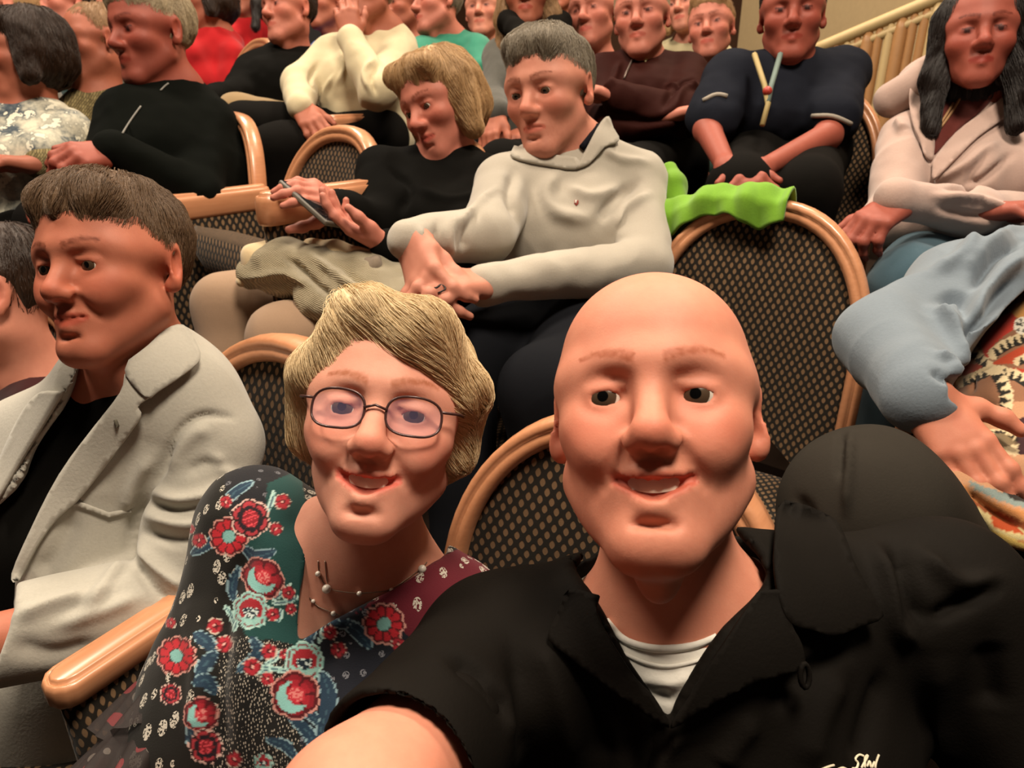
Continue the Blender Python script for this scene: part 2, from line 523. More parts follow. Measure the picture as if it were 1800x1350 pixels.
def skin(name, color, sss=0.12):
    """skin tone times the painted-in natural colouring (lips, brows, cheeks) kept on the vertices"""
    if name in _mc: return _mc[name]
    t = NT(name); c = lin(color); co = t.coords()
    a = t.n('ShaderNodeAttribute', attribute_name='Col')
    n1 = t.noise(co, 55, 4, 0.6); n2 = t.noise(co, 600, 2)
    base = t.mix(n1, (c[0] * 0.90, c[1] * 0.80, c[2] * 0.78), (min(1, c[0] * 1.06), c[1] * 1.1, c[2] * 1.08))
    mm = t.n('ShaderNodeMix', data_type='RGBA', blend_type='MULTIPLY'); mm.inputs[0].default_value = 1
    t.l(base, mm.inputs[6]); t.l(a.outputs['Color'], mm.inputs[7]); t.col(mm.outputs[2])
    t.bump(t.math('ADD', t.math('MULTIPLY', n1, 0.6), t.math('MULTIPLY', n2, 0.4)), 0.22, 0.0012)
    t.set(Roughness=0.58, Subsurface_Weight=sss, Subsurface_Scale=0.01, Specular_IOR_Level=0.32)
    t.b.inputs['Subsurface Radius'].default_value = (1.0, 0.35, 0.2)
    _mc[name] = t.m; return t.m
def hair_mat(name, root, tip, scale=(420, 420, 60)):
    if name in _mc: return _mc[name]
    t = NT(name); co = t.coords(scale); n1 = t.noise(co, 1.0, 3); n2 = t.noise(t.coords(), 22, 3)
    t.col(t.mix(t.math('MULTIPLY_ADD', n2, 0.5, t.math('MULTIPLY', n1, 0.5)), lin(root), lin(tip)))
    t.bump(n1, 0.5, 0.003)
    t.set(Roughness=0.48, Specular_IOR_Level=0.35)
    _mc[name] = t.m; return t.m
def plain(name, color, rough=0.5, metal=0.0, spec=0.5, var=0.06):
    if name in _mc: return _mc[name]
    t = NT(name); c = lin(color); n = t.noise(t.coords(), 30, 3)
    t.col(t.mix(n, tuple(x * (1 - var) for x in c), tuple(min(1, x * (1 + var)) for x in c)))
    t.set(Roughness=rough, Metallic=metal, Specular_IOR_Level=spec)
    _mc[name] = t.m; return t.m
def wood():
    t = NT('varnished_wood'); co = t.coords((18, 18, 18))
    n = t.noise(t.coords((3, 3, 40)), 2.5, 4); g = t.noise(t.coords((40, 6, 60)), 3, 3)
    t.col(t.mix(t.math('MULTIPLY_ADD', g, 0.5, t.math('MULTIPLY', n, 0.5)), lin('ad6f49'), lin('d89c74')))
    t.bump(g, 0.05, 0.001)
    t.set(Roughness=0.33, Specular_IOR_Level=0.5, Coat_Weight=0.3, Coat_Roughness=0.2)
    return t.m
def seat_fabric():
    """dark weave with a lattice of tan lozenges; reads the flat cloth coordinates kept on the vertices"""
    t = NT('seat_fabric')
    a = t.n('ShaderNodeAttribute', attribute_name='puv'); s = t.n('ShaderNodeSeparateXYZ'); t.l(a.outputs['Vector'], s.inputs[0])
    u = t.math('MULTIPLY', s.outputs[0], 1 / 0.0185); v = t.math('MULTIPLY', s.outputs[1], 1 / 0.0230)
    def dots(du, dv):
        x = t.math('ABSOLUTE', t.math('SUBTRACT', t.math('FRACT', t.math('ADD', u, du)), 0.5))
        y = t.math('ABSOLUTE', t.math('SUBTRACT', t.math('FRACT', t.math('ADD', v, dv)), 0.5))
        d = t.math('ADD', t.math('POWER', t.math('MULTIPLY', x, 3.9), 1.6), t.math('POWER', t.math('MULTIPLY', y, 3.6), 1.6))
        return t.math('SMOOTH_MIN', 1.0, t.math('MAXIMUM', 0.0, t.math('MULTIPLY', t.math('SUBTRACT', 1.0, d), 3.0)), 0.1)
    m = t.math('MAXIMUM', dots(0, 0), dots(0.5, 0.5))
    n = t.noise(t.coords(), 900, 2); n2 = t.noise(t.coords(), 20, 3)
    tan = t.mix(n2, lin('6e543c'), lin('8a6d50'))
    drk = t.mix(n, lin('17140f'), lin('2a2520'))
    t.col(t.mix(m, drk, t.mix(t.math('MULTIPLY', n, 0.5), tan, lin('4c3a28'))))
    t.bump(t.math('ADD', t.math('MULTIPLY', m, 0.6), t.math('MULTIPLY', n, 0.4)), 0.35, 0.002)
    t.set(Roughness=0.9, Sheen_Weight=0.1, Specular_IOR_Level=0.1)
    return t.m
def painted(name, rough=0.9, bump=0.25, sheen=0.1):
    """printed cloth: the print's dyes are kept on the vertices"""
    t = NT(name); a = t.n('ShaderNodeAttribute', attribute_name='Col'); n = t.noise(t.coords(), 700, 2)
    mm = t.mix(t.math('MULTIPLY', n, 0.3), a.outputs['Color'], (0.02, 0.02, 0.02)); t.col(mm)
    t.bump(n, bump, 0.0012); t.set(Roughness=rough, Sheen_Weight=sheen, Specular_IOR_Level=0.15)
    return t.m
WOOD = wood(); SEATFAB = seat_fabric()
EYE_WHITE = plain('eye_white', 'd8cdc0', 0.25); IRIS = plain('iris', '4a3a2c', 0.2, var=0.3); PUPIL = plain('pupil', '050505', 0.1)
TEETH = plain('teeth', 'e6dccb', 0.3, var=0.03)
# ------------------------------------------------------------------ heads, hands, figures
def head_sdf(s, C, M, sc=1.0, smile=0.0, fem=0.0, jowl=0.0, hi=True, ears=True, neck_to=None, neck_r=0.056):
    """adds a head with its face to the body; local x = head's right-hand side of the basis, y = face, z = up"""
    L = lambda x, y, z: C + M @ (np.array([x, y, z]) * sc)
    E = lambda c, r, k=0.02, op='u', A=None: s.ell(L(*c), np.array(r) * sc, M if A is None else M @ A, k * sc, op)
    K = lambda a, b, r1, r2=None, k=0.015, op='u': s.cone(L(*a), L(*b), r1 * sc, (r1 if r2 is None else r2) * sc, k * sc, op=op)
    E((0, -0.012, 0.036), (0.075, 0.094, 0.083))
    E((0, 0.03, 0.045), (0.064, 0.058, 0.06), 0.03)
    E((0, 0.03, -0.035), (0.0565 + 0.006 * jowl - 0.003 * fem, 0.057, 0.074 - 0.005 * fem), 0.035)
    for g in (-1, 1):
        K((g * (0.052 - 0.006 * fem), 0.004, -0.052), (g * (0.016 - 0.004 * fem), 0.066, -0.1 + 0.006 * fem), 0.02 + 0.004 * jowl - 0.002 * fem, 0.017 - 0.003 * fem, 0.03)
        E((g * 0.043, 0.055, -0.022 + 0.004 * smile), (0.024, 0.024, 0.02), 0.03)
        if smile: E((g * 0.036, 0.07, -0.036), (0.016, 0.015, 0.014), 0.02)
        K((g * 0.012, 0.084, 0.026), (g * 0.046, 0.066, 0.026), 0.0105, 0.009, 0.02)
        K((g * 0.068, -0.01, 0.02), (g * 0.06, 0.05, 0.02), 0.01, 0.008, 0.03)
    K((-0.008, 0.072 - 0.003 * fem, -0.1 + 0.006 * fem), (0.008, 0.072 - 0.003 * fem, -0.1 + 0.006 * fem), 0.019 - 0.004 * fem, None, 0.02)
    for g in (-1, 1):
        E((g * 0.0325, 0.094, 0.005), (0.019, 0.016, 0.0125), 0.014, 's')
        if hi:
            E((g * 0.0325, 0.0695, 0.004), (0.0175, 0.0172, 0.0155), 0.006)
            E((g * 0.0325, 0.089, 0.0015), (0.0138, 0.012, 0.0056 - 0.0010 * smile), 0.002, 's')
            K((g * 0.020, 0.0845, 0.0105), (g * 0.045, 0.078, 0.0085), 0.0022, 0.002, 0.004)
            K((g * 0.018, 0.080, -0.012), (g * 0.045, 0.071, -0.0105), 0.004, 0.003, 0.008)
        else:
            E((g * 0.0325, 0.070, 0.004), (0.016, 0.0155, 0.012), 0.006)
    K((0, 0.080, 0.017), (0, 0.106, -0.026), 0.0085, 0.0125, 0.012)
    E((0, 0.105, -0.029), (0.0125, 0.0125, 0.011), 0.008)
    for g in (-1, 1):
        E((g * 0.0125, 0.095, -0.033), (0.0095, 0.0115, 0.0085), 0.008)
        if hi: E((g * 0.0072, 0.1035, -0.0415), (0.0034, 0.0055, 0.004), 0.004, 's')
    w = 0.024 + 0.006 * smile; up = 0.007 * smile; zl = -0.062
    E((0, 0.072, zl - 0.002), (0.026, 0.018, 0.02), 0.02)
    for g in (-1, 1):
        K((g * w, 0.0755 - 0.004 * smile, zl + up), (g * 0.006, 0.0915, zl + 0.005 + 0.003 * smile), 0.0035, 0.0055, 0.006)
        K((g * w * 0.92, 0.0755 - 0.004 * smile, zl + up - 0.001), (g * 0.003, 0.0905, zl - 0.0085 - 0.0055 * smile), 0.0035, 0.0068, 0.006)
    if hi:
        if smile > 0.5:
            for g in (-1, 1): K((0, 0.0915, zl - 0.003), (g * w * 0.86, 0.081, zl + up * 0.8), 0.0078, 0.003, 0.003, 's')
        else:
            for g in (-1, 1): K((0, 0.0985, zl - 0.001), (g * w * 0.95, 0.084, zl + up), 0.0014, 0.0012, 0.002, 's')
        K((-0.012, 0.089, zl - 0.021 - 0.006 * smile), (0.012, 0.089, zl - 0.021 - 0.006 * smile), 0.0012, None, 0.009, 's')
        if smile:
            for g in (-1, 1): K((g * 0.019, 0.094, -0.036), (g * 0.037, 0.079, zl + 0.0), 0.0022, 0.002, 0.008, 's')
    if ears:
        for g in (-1, 1):
            A = np.array(Matrix.Rotation(g * -0.42, 3, 'Z') @ Matrix.Rotation(0.2, 3, 'X'))
            E((g * 0.080, -0.016, -0.001), (0.0075, 0.0175, 0.031), 0.008, 'u', A)
            E((g * 0.086, -0.011, 0.003), (0.0055, 0.0105, 0.019), 0.005, 's', A)
            E((g * 0.078, -0.008, -0.024), (0.008, 0.009, 0.01), 0.006)
    if neck_to is not None:
        s.cone(L(0, -0.022, -0.055), neck_to, 0.05 * sc * (1 - 0.12 * fem), neck_r, 0.03)
        if not fem: E((0, 0.03, -0.125), (0.014, 0.014, 0.018), 0.03)
    return s
def head_colors(v, C, M, sc, hairc=None, brow=(0.35, 0.26, 0.2), smile=0.0, lips=(0.86, 0.52, 0.5), stub=None, fem=0, base=None, peye=False):
    """natural colouring: lips, brows, reddish cheeks, nose and ears, shorn or stubbled skin"""
    q = ((v - C) @ M) / sc
    col = np.ones((len(v), 3)) if base is None else base
    def blob(c, r, tint, amt):
        m = np.exp(-(((q - np.array(c)) / np.array(r)) ** 2).sum(1))[:, None] * amt
        return col * (1 - m) + col * np.array(tint) * m
    for g in (-1, 1):
        col = blob((g * 0.046, 0.075, -0.025), (0.024, 0.03, 0.02), (1.0, 0.76, 0.72), 0.75)
        col = blob((g * 0.085, -0.012, 0), (0.012, 0.03, 0.035), (1.0, 0.72, 0.66), 0.8)
        col = blob((g * 0.0325, 0.085, 0.002), (0.018, 0.02, 0.011), (0.9, 0.72, 0.68), 0.55)
    col = blob((0, 0.11, -0.028), (0.016, 0.02, 0.016), (1.0, 0.72, 0.66), 0.8)
    zl = -0.062; w = 0.024 + 0.006 * smile
    ax = np.abs(q[:, 0]); t = np.clip(ax / w, 0, 1)
    zc = zl - 0.001 + 0.007 * smile * t * t
    lm = np.clip(1.3 - ((q[:, 2] - zc) / (0.0105 * (1 - 0.6 * t ** 2))) ** 2, 0, 1) * (ax < w * 1.02) * (q[:, 1] > 0.07) * (q[:, 1] < 0.105)
    col = col * (1 - lm[:, None]) + col * np.array(lips) * lm[:, None]
    n = noise(v, 420, 3)
    for g in (-1, 1):
        x = (q[:, 0] * g - 0.012) / 0.038
        zb = 0.0275 + 0.006 * np.sin(np.clip(x, 0, 1) * 2.4)
        bm = np.clip(1.25 - ((q[:, 2] - zb) / (0.0052 - 0.003 * np.clip(x, 0, 1))) ** 2, 0, 1) * (x > -0.05) * (x < 1.05) * (q[:, 1] > 0.05)
        bm = np.clip(bm * (0.8 + 0.45 * n), 0, 1)[:, None]
        col = col * (1 - bm) + np.array(brow) * bm
    if peye:                                        # far figures: eye whites, iris and lash line as colouring
        for g in (-1, 1):
            ex = (q[:, 0] - g * 0.0325) / 0.0125; ez = (q[:, 2] - 0.002) / 0.0055; fr = q[:, 1] > 0.06
            w_ = (ex ** 2 + ez ** 2 < 1) & fr; col[w_] = (0.75, 0.75, 0.85); w_ = ((ex * 2.2) ** 2 + ez ** 2 < 1.1) & fr; col[w_] = (0.1, 0.08, 0.08)
            w_ = (ex ** 2 < 1.2) & (np.abs(ez - 1.0) < 0.35) & fr; col[w_] = (0.25, 0.16, 0.14)
    if stub is not None:
        sm = np.clip((-0.035 - q[:, 2]) / 0.02, 0, 1) * np.clip((q[:, 1] + 0.03) / 0.03, 0, 1) * (q[:, 2] > -0.13) * (1 - lm)
        sm = np.clip(sm * (0.35 + 0.3 * n), 0, 1)[:, None] * 0.8
        col = col * (1 - sm) + col * np.array(stub) * sm
    return col
def ball(c, r, M=None, seg=20, ring=14, sq=(1, 1, 1)):
    V, Fc = [], []; M = np.eye(3) if M is None else M
    for i in range(ring + 1):
        th = math.pi * i / ring
        for j in range(seg):
            ph = 2 * math.pi * j / seg
            V.append(np.asarray(c) + M @ (r * np.array([math.sin(th) * math.cos(ph) * sq[0], math.cos(th) * sq[1], math.sin(th) * math.sin(ph) * sq[2]])))
    for i in range(ring):
        for j in range(seg): Fc.append((i * seg + j, i * seg + (j + 1) % seg, (i + 1) * seg + (j + 1) % seg, (i + 1) * seg + j))
    return np.array(V), Fc
def eyes(C, M, sc, parent, look=(0, 0)):
    """two eyeballs: white, iris and pupil as one ball with rings of their own material"""
    for g in (-1, 1):
        c = C + M @ (np.array([g * 0.0325, 0.0695, 0.003]) * sc)
        d = nrm(M @ np.array([look[0], 1, look[1]])); B = basis(d, M[:, 2])
        V, Fc = ball(c, 0.0158 * sc, B, 24, 24)
        o = link_mesh('eye', V, Fc, EYE_WHITE, parent)
        o.data.materials.append(IRIS); o.data.materials.append(PUPIL)
        for i, p in enumerate(o.data.polygons):
            r = i // 24
            p.material_index = 2 if r < 2 else 1 if r < 5 else 0
def teeth(C, M, sc, parent):
    V, Fc = [], []
    zl = -0.0605
    for j in range(15):
        t = -1 + 2 * j / 14; x = t * 0.0255; y = 0.0858 - 0.011 * t * t
        for dz, dy in ((0.0085 + 0.004 * t * t, -0.002), (0.004 + 0.004 * t * t, 0.0005), (-0.0062 + 0.008 * t * t, 0.0)):
            V.append(C + M @ (np.array([x, y + dy + 0.0006 * (1 if j % 2 else -1), zl + dz]) * sc))
    for j in range(14):
        for i in range(2): Fc.append((j * 3 + i, j * 3 + i + 1, j * 3 + i + 4, j * 3 + i + 3))
    return link_mesh('teeth', np.array(V), Fc, TEETH, parent)
def hand_sdf(s, W, ydir, zdir, ts=1, sc=1.0, curl=(0.3, 0.35, 0.4, 0.45), spread=0.07, thumb=(0.6, 0.25), fan=None, thin=1.0, k=0.006):
    """a hand from the wrist: y to the fingers, z out of its back, thumb on the ts side of x; curl per finger in radians per joint"""
    B = basis(ydir, zdir); L = lambda x, y, z: W + B @ (np.array([x * ts, y, z]) * sc)
    r = lambda x: x * sc * thin
    s.cone(W - B[:, 1] * 0.004 * sc, L(0, 0.012, 0), r(0.024), r(0.025), 0.02, n=B[:, 0], s=1.2)
    for x0, x1, yy in ((0.017, 0.028, 0.088), (0.006, 0.0095, 0.093), (-0.007, -0.0105, 0.089), (-0.017, -0.029, 0.079)):
        s.cone(L(x0, 0.012, -0.002), L(x1, yy, 0.0), r(0.0145), r(0.0118), 0.014)
    s.cone(L(0, 0.03, -0.006), L(0, 0.07, -0.006), r(0.014), r(0.012), 0.02, n=B[:, 0], s=2.0)
    mcp = ((0.0285, 0.089, 0.0), (0.0095, 0.0945, 0.002), (-0.0105, 0.090, 0.001), (-0.029, 0.080, -0.003))
    ln = ((0.043, 0.026, 0.020), (0.047, 0.030, 0.021), (0.043, 0.028, 0.020), (0.034, 0.021, 0.018))
    tips = []
    for i in range(4):
        sp = spread * (1.5, 0.4, -0.7, -1.8)[i] if fan is None else fan[i]
        p = np.array(mcp[i]); a = 0.0; q = [L(*p)]
        cs = curl[i] if isinstance(curl[i], (tuple, list)) else (curl[i], curl[i] * 1.15, curl[i] * 0.8)
        for j in range(3):
            a += cs[j]
            p = p + ln[i][j] * np.array([math.sin(sp) * math.cos(a), math.cos(sp) * math.cos(a), -math.sin(a)])
            q.append(L(*p))
        f = 0.92 if i == 3 else 1.0
        s.chain(q, [r(0.0108 * f), r(0.0098 * f), r(0.0088 * f), r(0.0073 * f)], k)
        s.ell(q[1], np.array([0.0102, 0.0102, 0.0102]) * sc * f * thin, None, 0.006)
        tips.append((q[3], nrm(q[3] - q[2])))
    out, dn = thumb
    t0 = np.array([0.016, 0.018, -0.007]); t1 = t0 + 0.044 * np.array([math.sin(out), math.cos(out), -math.sin(dn)])
    t2 = t1 + 0.032 * np.array([math.sin(out * 0.75), math.cos(out * 0.75), -math.sin(dn * 0.8)]); t3 = t2 + 0.025 * np.array([math.sin(out * 0.4), math.cos(out * 0.4), -math.sin(dn * 0.9)])
    s.chain([L(*t0), L(*t1), L(*t2), L(*t3)], [r(0.0165), r(0.0128), r(0.0108), r(0.0085)], 0.010)
    tips.append((L(*t3), nrm(L(*t3) - L(*t2))))
    s.cone(L(0.026, 0.052, -0.006), L(0.034, 0.046, -0.007), r(0.008), r(0.008), 0.016)
    return s
def hair_strands(surf, n, length, flow, rad, mat, parent, seed=1, lift=0.004, wave=0.004, pts=7, mask=None, name='hair_strands'):
    """single hairs lying on a hair volume, following the flow direction field"""
    rs = np.random.RandomState(seed); nn = surf.normals()
    idx = np.arange(len(surf.v)) if mask is None else np.where(mask)[0]
    pick = rs.choice(idx, n); p = surf.v[pick] + rs.randn(n, 3) * 0.001; N = nn[pick]
    from mathutils.kdtree import KDTree
    sub = np.arange(0, len(surf.v), max(1, len(surf.v) // 4000)); kd = KDTree(len(sub))
    for j, i in enumerate(sub): kd.insert(Vector(surf.v[i]), j)
    kd.balance()
    L = length * (0.6 + 0.6 * rs.rand(n)); pos = np.zeros((n, pts, 3)); pos[:, 0] = p
    ph = rs.rand(n) * 6.28
    for k in range(1, pts):
        d = flow(p); d = d - N * (d * N).sum(1, keepdims=True); d /= np.linalg.norm(d, axis=1, keepdims=True) + 1e-9
        sd = np.cross(d, N)
        p = p + d * (L / (pts - 1))[:, None] + sd * (wave * np.cos(ph + k * 0.9) / (pts - 1))[:, None]
        near = sub[[kd.find(Vector(x))[1] for x in p]]
        h = ((p - surf.v[near]) * nn[near]).sum(1)
        N = nn[near]
        p = p + N * (lift * (0.3 + 0.9 * rs.rand(n)) - h)[:, None] * 0.75
        pos[:, k] = p
    hc = bpy.data.hair_curves.new(name); hc.add_curves([pts] * n)
    hc.attributes['position'].data.foreach_set('vector', pos.astype(np.float32).ravel())
    ra = hc.attributes.get('radius') or hc.attributes.new('radius', 'FLOAT', 'POINT')
    rr = np.tile(np.linspace(1, 0.35, pts) * rad, n).astype(np.float32); ra.data.foreach_set('value', rr)
    hc.materials.append(mat)
    o = bpy.data.objects.new(name, hc); COL.objects.link(o); attach(o, parent); o['kind'] = 'stuff'
    return o
HAIRM = {}
def hm(name, a, b):
    if name not in HAIRM: HAIRM[name] = hair_mat(name, a, b)
    return HAIRM[name]
def make_hair(style, C, M, sc, mat, parent, strands=0, h=0.004, rad=0.0003, seed=1):
    """a head of hair as a volume with single hairs laid over it"""
    L = lambda x, y, z: C + M @ (np.array([x, y, z]) * sc)
    E = lambda s, c, r, k=0.015, op='u': s.ell(L(*c), np.array(r) * sc, M, k * sc, op)
    K = lambda s, a, b, r1, r2, k=0.02, op='u': s.cone(L(*a), L(*b), r1 * sc, r2 * sc, k * sc, op=op)
    s = Sdf(); length = 0.04; top = L(0, -0.03, 0.14)
    flow = lambda p: (p - top) * np.array([1, 1, 1]) - M[:, 2] * 0.03
    if style in ('short', 'receding'):
        E(s, (0, -0.016, 0.044), (0.081, 0.100, 0.087)); E(s, (0, 0.03, 0.08), (0.058, 0.055, 0.045), 0.03)
        if style == 'short': K(s, (0.042, 0.056, 0.094), (-0.042, 0.060, 0.092), 0.018, 0.017, 0.025)
        E(s, (0, 0.125, -0.03), (0.085, 0.085, 0.105 if style == 'short' else 0.14), 0.008, 's')
        for g in (-1, 1): E(s, (g * 0.08, 0.05, -0.035), (0.03, 0.062, 0.075), 0.006, 's'); E(s, (g * 0.085, -0.012, -0.01), (0.02, 0.022, 0.032), 0.004, 's')
        s.plane(L(0, -0.05, -0.05), M @ np.array([0, 0.35, -1.0]), 0.006)
    elif style == 'bob':
        E(s, (0, -0.02, 0.045), (0.092, 0.108, 0.088)); E(s, (0, -0.035, -0.01), (0.096, 0.09, 0.085), 0.03)
        for g in (-1, 1): K(s, (g * 0.075, 0.0, 0.04), (g * 0.082, 0.012, -0.075), 0.03, 0.024, 0.03)
        K(s, (0.05, 0.06, 0.095), (-0.055, 0.06, 0.088), 0.026, 0.024, 0.03)
        E(s, (0, 0.118, -0.045), (0.062, 0.085, 0.11), 0.012, 's'); s.plane(L(0, 0, -0.105), M @ np.array([0, -0.1, -1.0]), 0.01)
        length = 0.09
    elif style == 'pixie':
        E(s, (0, -0.018, 0.043), (0.084, 0.102, 0.084)); E(s, (0, -0.03, 0.0), (0.083, 0.082, 0.08), 0.03)
        K(s, (0.04, 0.055, 0.10), (-0.03, 0.074, 0.085), 0.021, 0.022, 0.03)
        K(s, (-0.03, 0.074, 0.085), (-0.072, 0.05, 0.035), 0.022, 0.015, 0.03)
        K(s, (0.03, 0.066, 0.092), (0.072, 0.045, 0.04), 0.019, 0.014, 0.03)
        for g in (-1, 1): K(s, (g * 0.074, 0.03, 0.04), (g * 0.079, 0.008, -0.025), 0.018, 0.010, 0.03)
        E(s, (0.012, 0.122, -0.05), (0.066, 0.085, 0.115), 0.010, 's'); s.plane(L(0, -0.03, -0.075), M @ np.array([0, 0.3, -1.0]), 0.008)
        length = 0.075
        t2 = L(0.045, 0.02, 0.15)
        flow = lambda p: (p - t2) + M[:, 0] * -0.05 - M[:, 2] * 0.02
    elif style == 'long':
        E(s, (0, -0.02, 0.045), (0.086, 0.102, 0.086)); E(s, (0, -0.05, -0.06), (0.088, 0.06, 0.12), 0.03)
        for g in (-1, 1):
            K(s, (g * 0.07, 0.02, 0.05), (g * 0.082, 0.025, -0.08), 0.024, 0.024, 0.03); K(s, (g * 0.082, 0.025, -0.08), (g * 0.085, 0.055, -0.2), 0.024, 0.018, 0.03)
        E(s, (0, 0.118, -0.04), (0.06, 0.085, 0.125), 0.012, 's')
        length = 0.12
    elif style == 'tail':
        E(s, (0, -0.016, 0.044), (0.080, 0.099, 0.086)); K(s, (0, -0.105, 0.03), (0, -0.12, -0.1), 0.022, 0.012)
        E(s, (0, 0.125, -0.03), (0.085, 0.085, 0.115), 0.008, 's'); s.plane(L(0, -0.05, -0.075), M @ np.array([0, 0.5, -1.0]), 0.01)
        for g in (-1, 1): E(s, (g * 0.085, -0.012, -0.01), (0.02, 0.022, 0.032), 0.004, 's')
    sf = Surf(*s.mesh(h))
    sf.rumple(0.004 * sc, 60, seed, (1, 1, 0.5))
    o = sf.obj('hair', mat, parent)
    if strands: hair_strands(sf, strands, length, flow, rad, mat, o, seed, 0.004)
    return o
UPW = np.array([0, 0, 1.0])
def skeleton(C, face_deg, lean=0.0, w=1.0, **over):
    """joints of a seated person with the head at C, facing a horizontal direction; any joint may be given"""
    Fd = hdir(face_deg); Lf = np.cross(UPW, Fd); J = {'C': C, 'F': Fd, 'L': Lf}
    J['nb'] = over.get('nb', C - UPW * 0.165 - Fd * 0.035)
    nb = J['nb']
    for k, g in (('l', 1), ('r', -1)):
        J['sh' + k] = over.get('sh' + k, nb + Lf * g * 0.175 * w - UPW * 0.045)
    J['pel'] = over.get('pel', nb - UPW * 0.48 - Fd * (0.02 - lean))
    J['ch'] = over.get('ch', nb * 0.62 + J['pel'] * 0.38 + Fd * 0.025)
    for k, g in (('l', 1), ('r', -1)):
        J['el' + k] = over.get('el' + k, J['sh' + k] + Lf * g * 0.05 - UPW * 0.26 + Fd * 0.05)
        J['wr' + k] = over.get('wr' + k, J['el' + k] + Fd * 0.22 - Lf * g * 0.1 - UPW * 0.01)
        J['hp' + k] = over.get('hp' + k, J['pel'] + Lf * g * 0.09)
        J['kn' + k] = over.get('kn' + k, J['hp' + k] + Fd * 0.42 + Lf * g * 0.03 + UPW * 0.02)
        J['an' + k] = over.get('an' + k, J['kn' + k] - UPW * 0.42 - Fd * 0.02)
    return J
def figure(label, J, head, skinm, top, bottom=None, hair=None, hands=None, h_body=0.004, h_cloth=0.006, smile=0.0, sleeve='long', fem=0, girth=1.0,
           arm=1.0, collar=None, creases=None, rump=(0.004, 12), eye=False, look=(0, 0), bare_hands=True, hsc=1.0, stub=None, brow=(0.4, 0.3, 0.24), legs=True, deco=None, brd=1.0):
    """a seated person: one skin surface (head, neck, arms, hands), a top, trousers, hair and what is worn"""
    root = thing('person', label, 'person', (J['pel'][0], J['pel'][1], J['pel'][2] - 0.05))
    C, M = J['C'], head; nb = J['nb']; sv = nrm(J['shl'] - J['shr'])
    b = Sdf(); head_sdf(b, C, M, hsc, smile=smile, fem=fem, hi=h_body < 0.0036, neck_to=nb, neck_r=0.058 if not fem else 0.05)
    b.cone(nb, J['ch'], 0.07, 0.075, 0.03, n=sv, s=1.2)
    for k in 'lr':
        b.cone(nb, J['sh' + k], 0.04, 0.035, 0.03)
        b.chain([J['sh' + k], J['el' + k], J['wr' + k]], [0.036, 0.035, 0.024], 0.02)
        hd = dict((hands or {}).get(k, {}))
        if hd is None or hd.get('skip'): continue
        y = hd.pop('y', None); z = hd.pop('z', None); y = J['wr' + k] - J['el' + k] if y is None else y; z = UPW if z is None else z
        hd.setdefault('ts', 1 if k == 'l' else -1)
        hand_sdf(b, J['wr' + k], y, z, **hd)
    sf = Surf(*b.mesh(h_body))
    body = sf.obj('body', skinm, root, head_colors(sf.v, C, M, hsc, smile=smile, brow=brow, stub=stub, lips=(0.82, 0.45, 0.45) if fem else (0.86, 0.56, 0.54), peye=not eye))
    if eye:
        eyes(C, M, hsc, body, look)
        if smile > 0.5: teeth(C, M, hsc, body)
    t = Sdf(); g = girth; pel, ch = J['pel'], J['ch']
    t.cone(nb - UPW * 0.035, ch, 0.078, 0.105 * g, 0.05, n=sv, s=1.45 * brd); t.cone(ch, pel, 0.108 * g, 0.118 * g, 0.05, n=sv, s=1.35 * brd)
    for k in 'lr':
        t.cone(nb - UPW * 0.012, J['sh' + k], 0.052, 0.058 * arm, 0.05)
        d = J['wr' + k] - J['el' + k]
        if sleeve == 'long': t.chain([J['sh' + k], J['el' + k], J['wr' + k] + d * 0.03], [0.058 * arm, 0.052 * arm, 0.038 * arm], 0.016)
        else: t.cone(J['sh' + k], J['sh' + k] * 0.25 + J['el' + k] * 0.75, 0.060 * arm, 0.060 * arm, 0.03)
    if fem:
        fd = nrm(np.cross(sv, nb - pel)); fd = fd if fd @ J['F'] > 0 else -fd
        for k in (-1, 1): t.ell(ch + fd * 0.085 + sv * 0.07 * k, (0.065, 0.065, 0.065), None, 0.05)
    tsf = Surf(*t.mesh(h_cloth))
    if rump: tsf.rumple(rump[0], rump[1], 3); tsf.rumple(rump[0] * 0.5, rump[1] * 2.7, 9); tsf.rumple(rump[0] * 1.5, rump[1] * 0.8, 13, (1, 1, 0.55), True)
    if creases: tsf.creases(creases)
    to = tsf.obj('top', top, root)
    if bottom is not None and legs:
        q = Sdf(); q.cone(J['hpl'], J['hpr'], 0.105 * g, 0.105 * g, 0.04)
        for k in 'lr': q.chain([J['hp' + k], J['kn' + k], J['an' + k]], [0.098, 0.074, 0.055], 0.03)
        qs = Surf(*q.mesh(max(h_cloth, 0.008)))
        if rump: qs.rumple(rump[0], rump[1], 5); qs.rumple(rump[0] * 1.2, rump[1] * 0.7, 15, (1, 1, 0.6), True)
        qs.obj('trousers', bottom, root)
    if collar is not None:
        cm, cr = collar; B = basis(nrm(J['F'] - 0.4 * UPW), UPW); ring = []
        up = nrm(C - nb); X = sv; Y = np.cross(up, X); Y = Y if Y @ J['F'] > 0 else -Y
        for a in np.linspace(0, 2 * math.pi, 25)[:-1]:
            ring.append(nb - UPW * 0.005 + up * (0.028 - 0.022 * math.sin(a)) + X * math.cos(a) * cr * 1.08 + Y * (math.sin(a) * cr + 0.004))
        rows = []
        for dr, dz in ((0.0, 0.016), (0.004, 0.018), (0.012, 0.0), (0.02, -0.022), (0.012, -0.02), (0.0, 0.0)):
            cc = np.mean(ring, 0)
            rows += [p + nrm((p - cc) - up * ((p - cc) @ up)) * dr + up * dz for p in ring]
        n = 24; Fc = [(i * n + j, i * n + (j + 1) % n, ((i + 1) % 6) * n + (j + 1) % n, ((i + 1) % 6) * n + j) for i in range(6) for j in range(n)]
        link_mesh('collar', np.array(rows), Fc, cm, to)
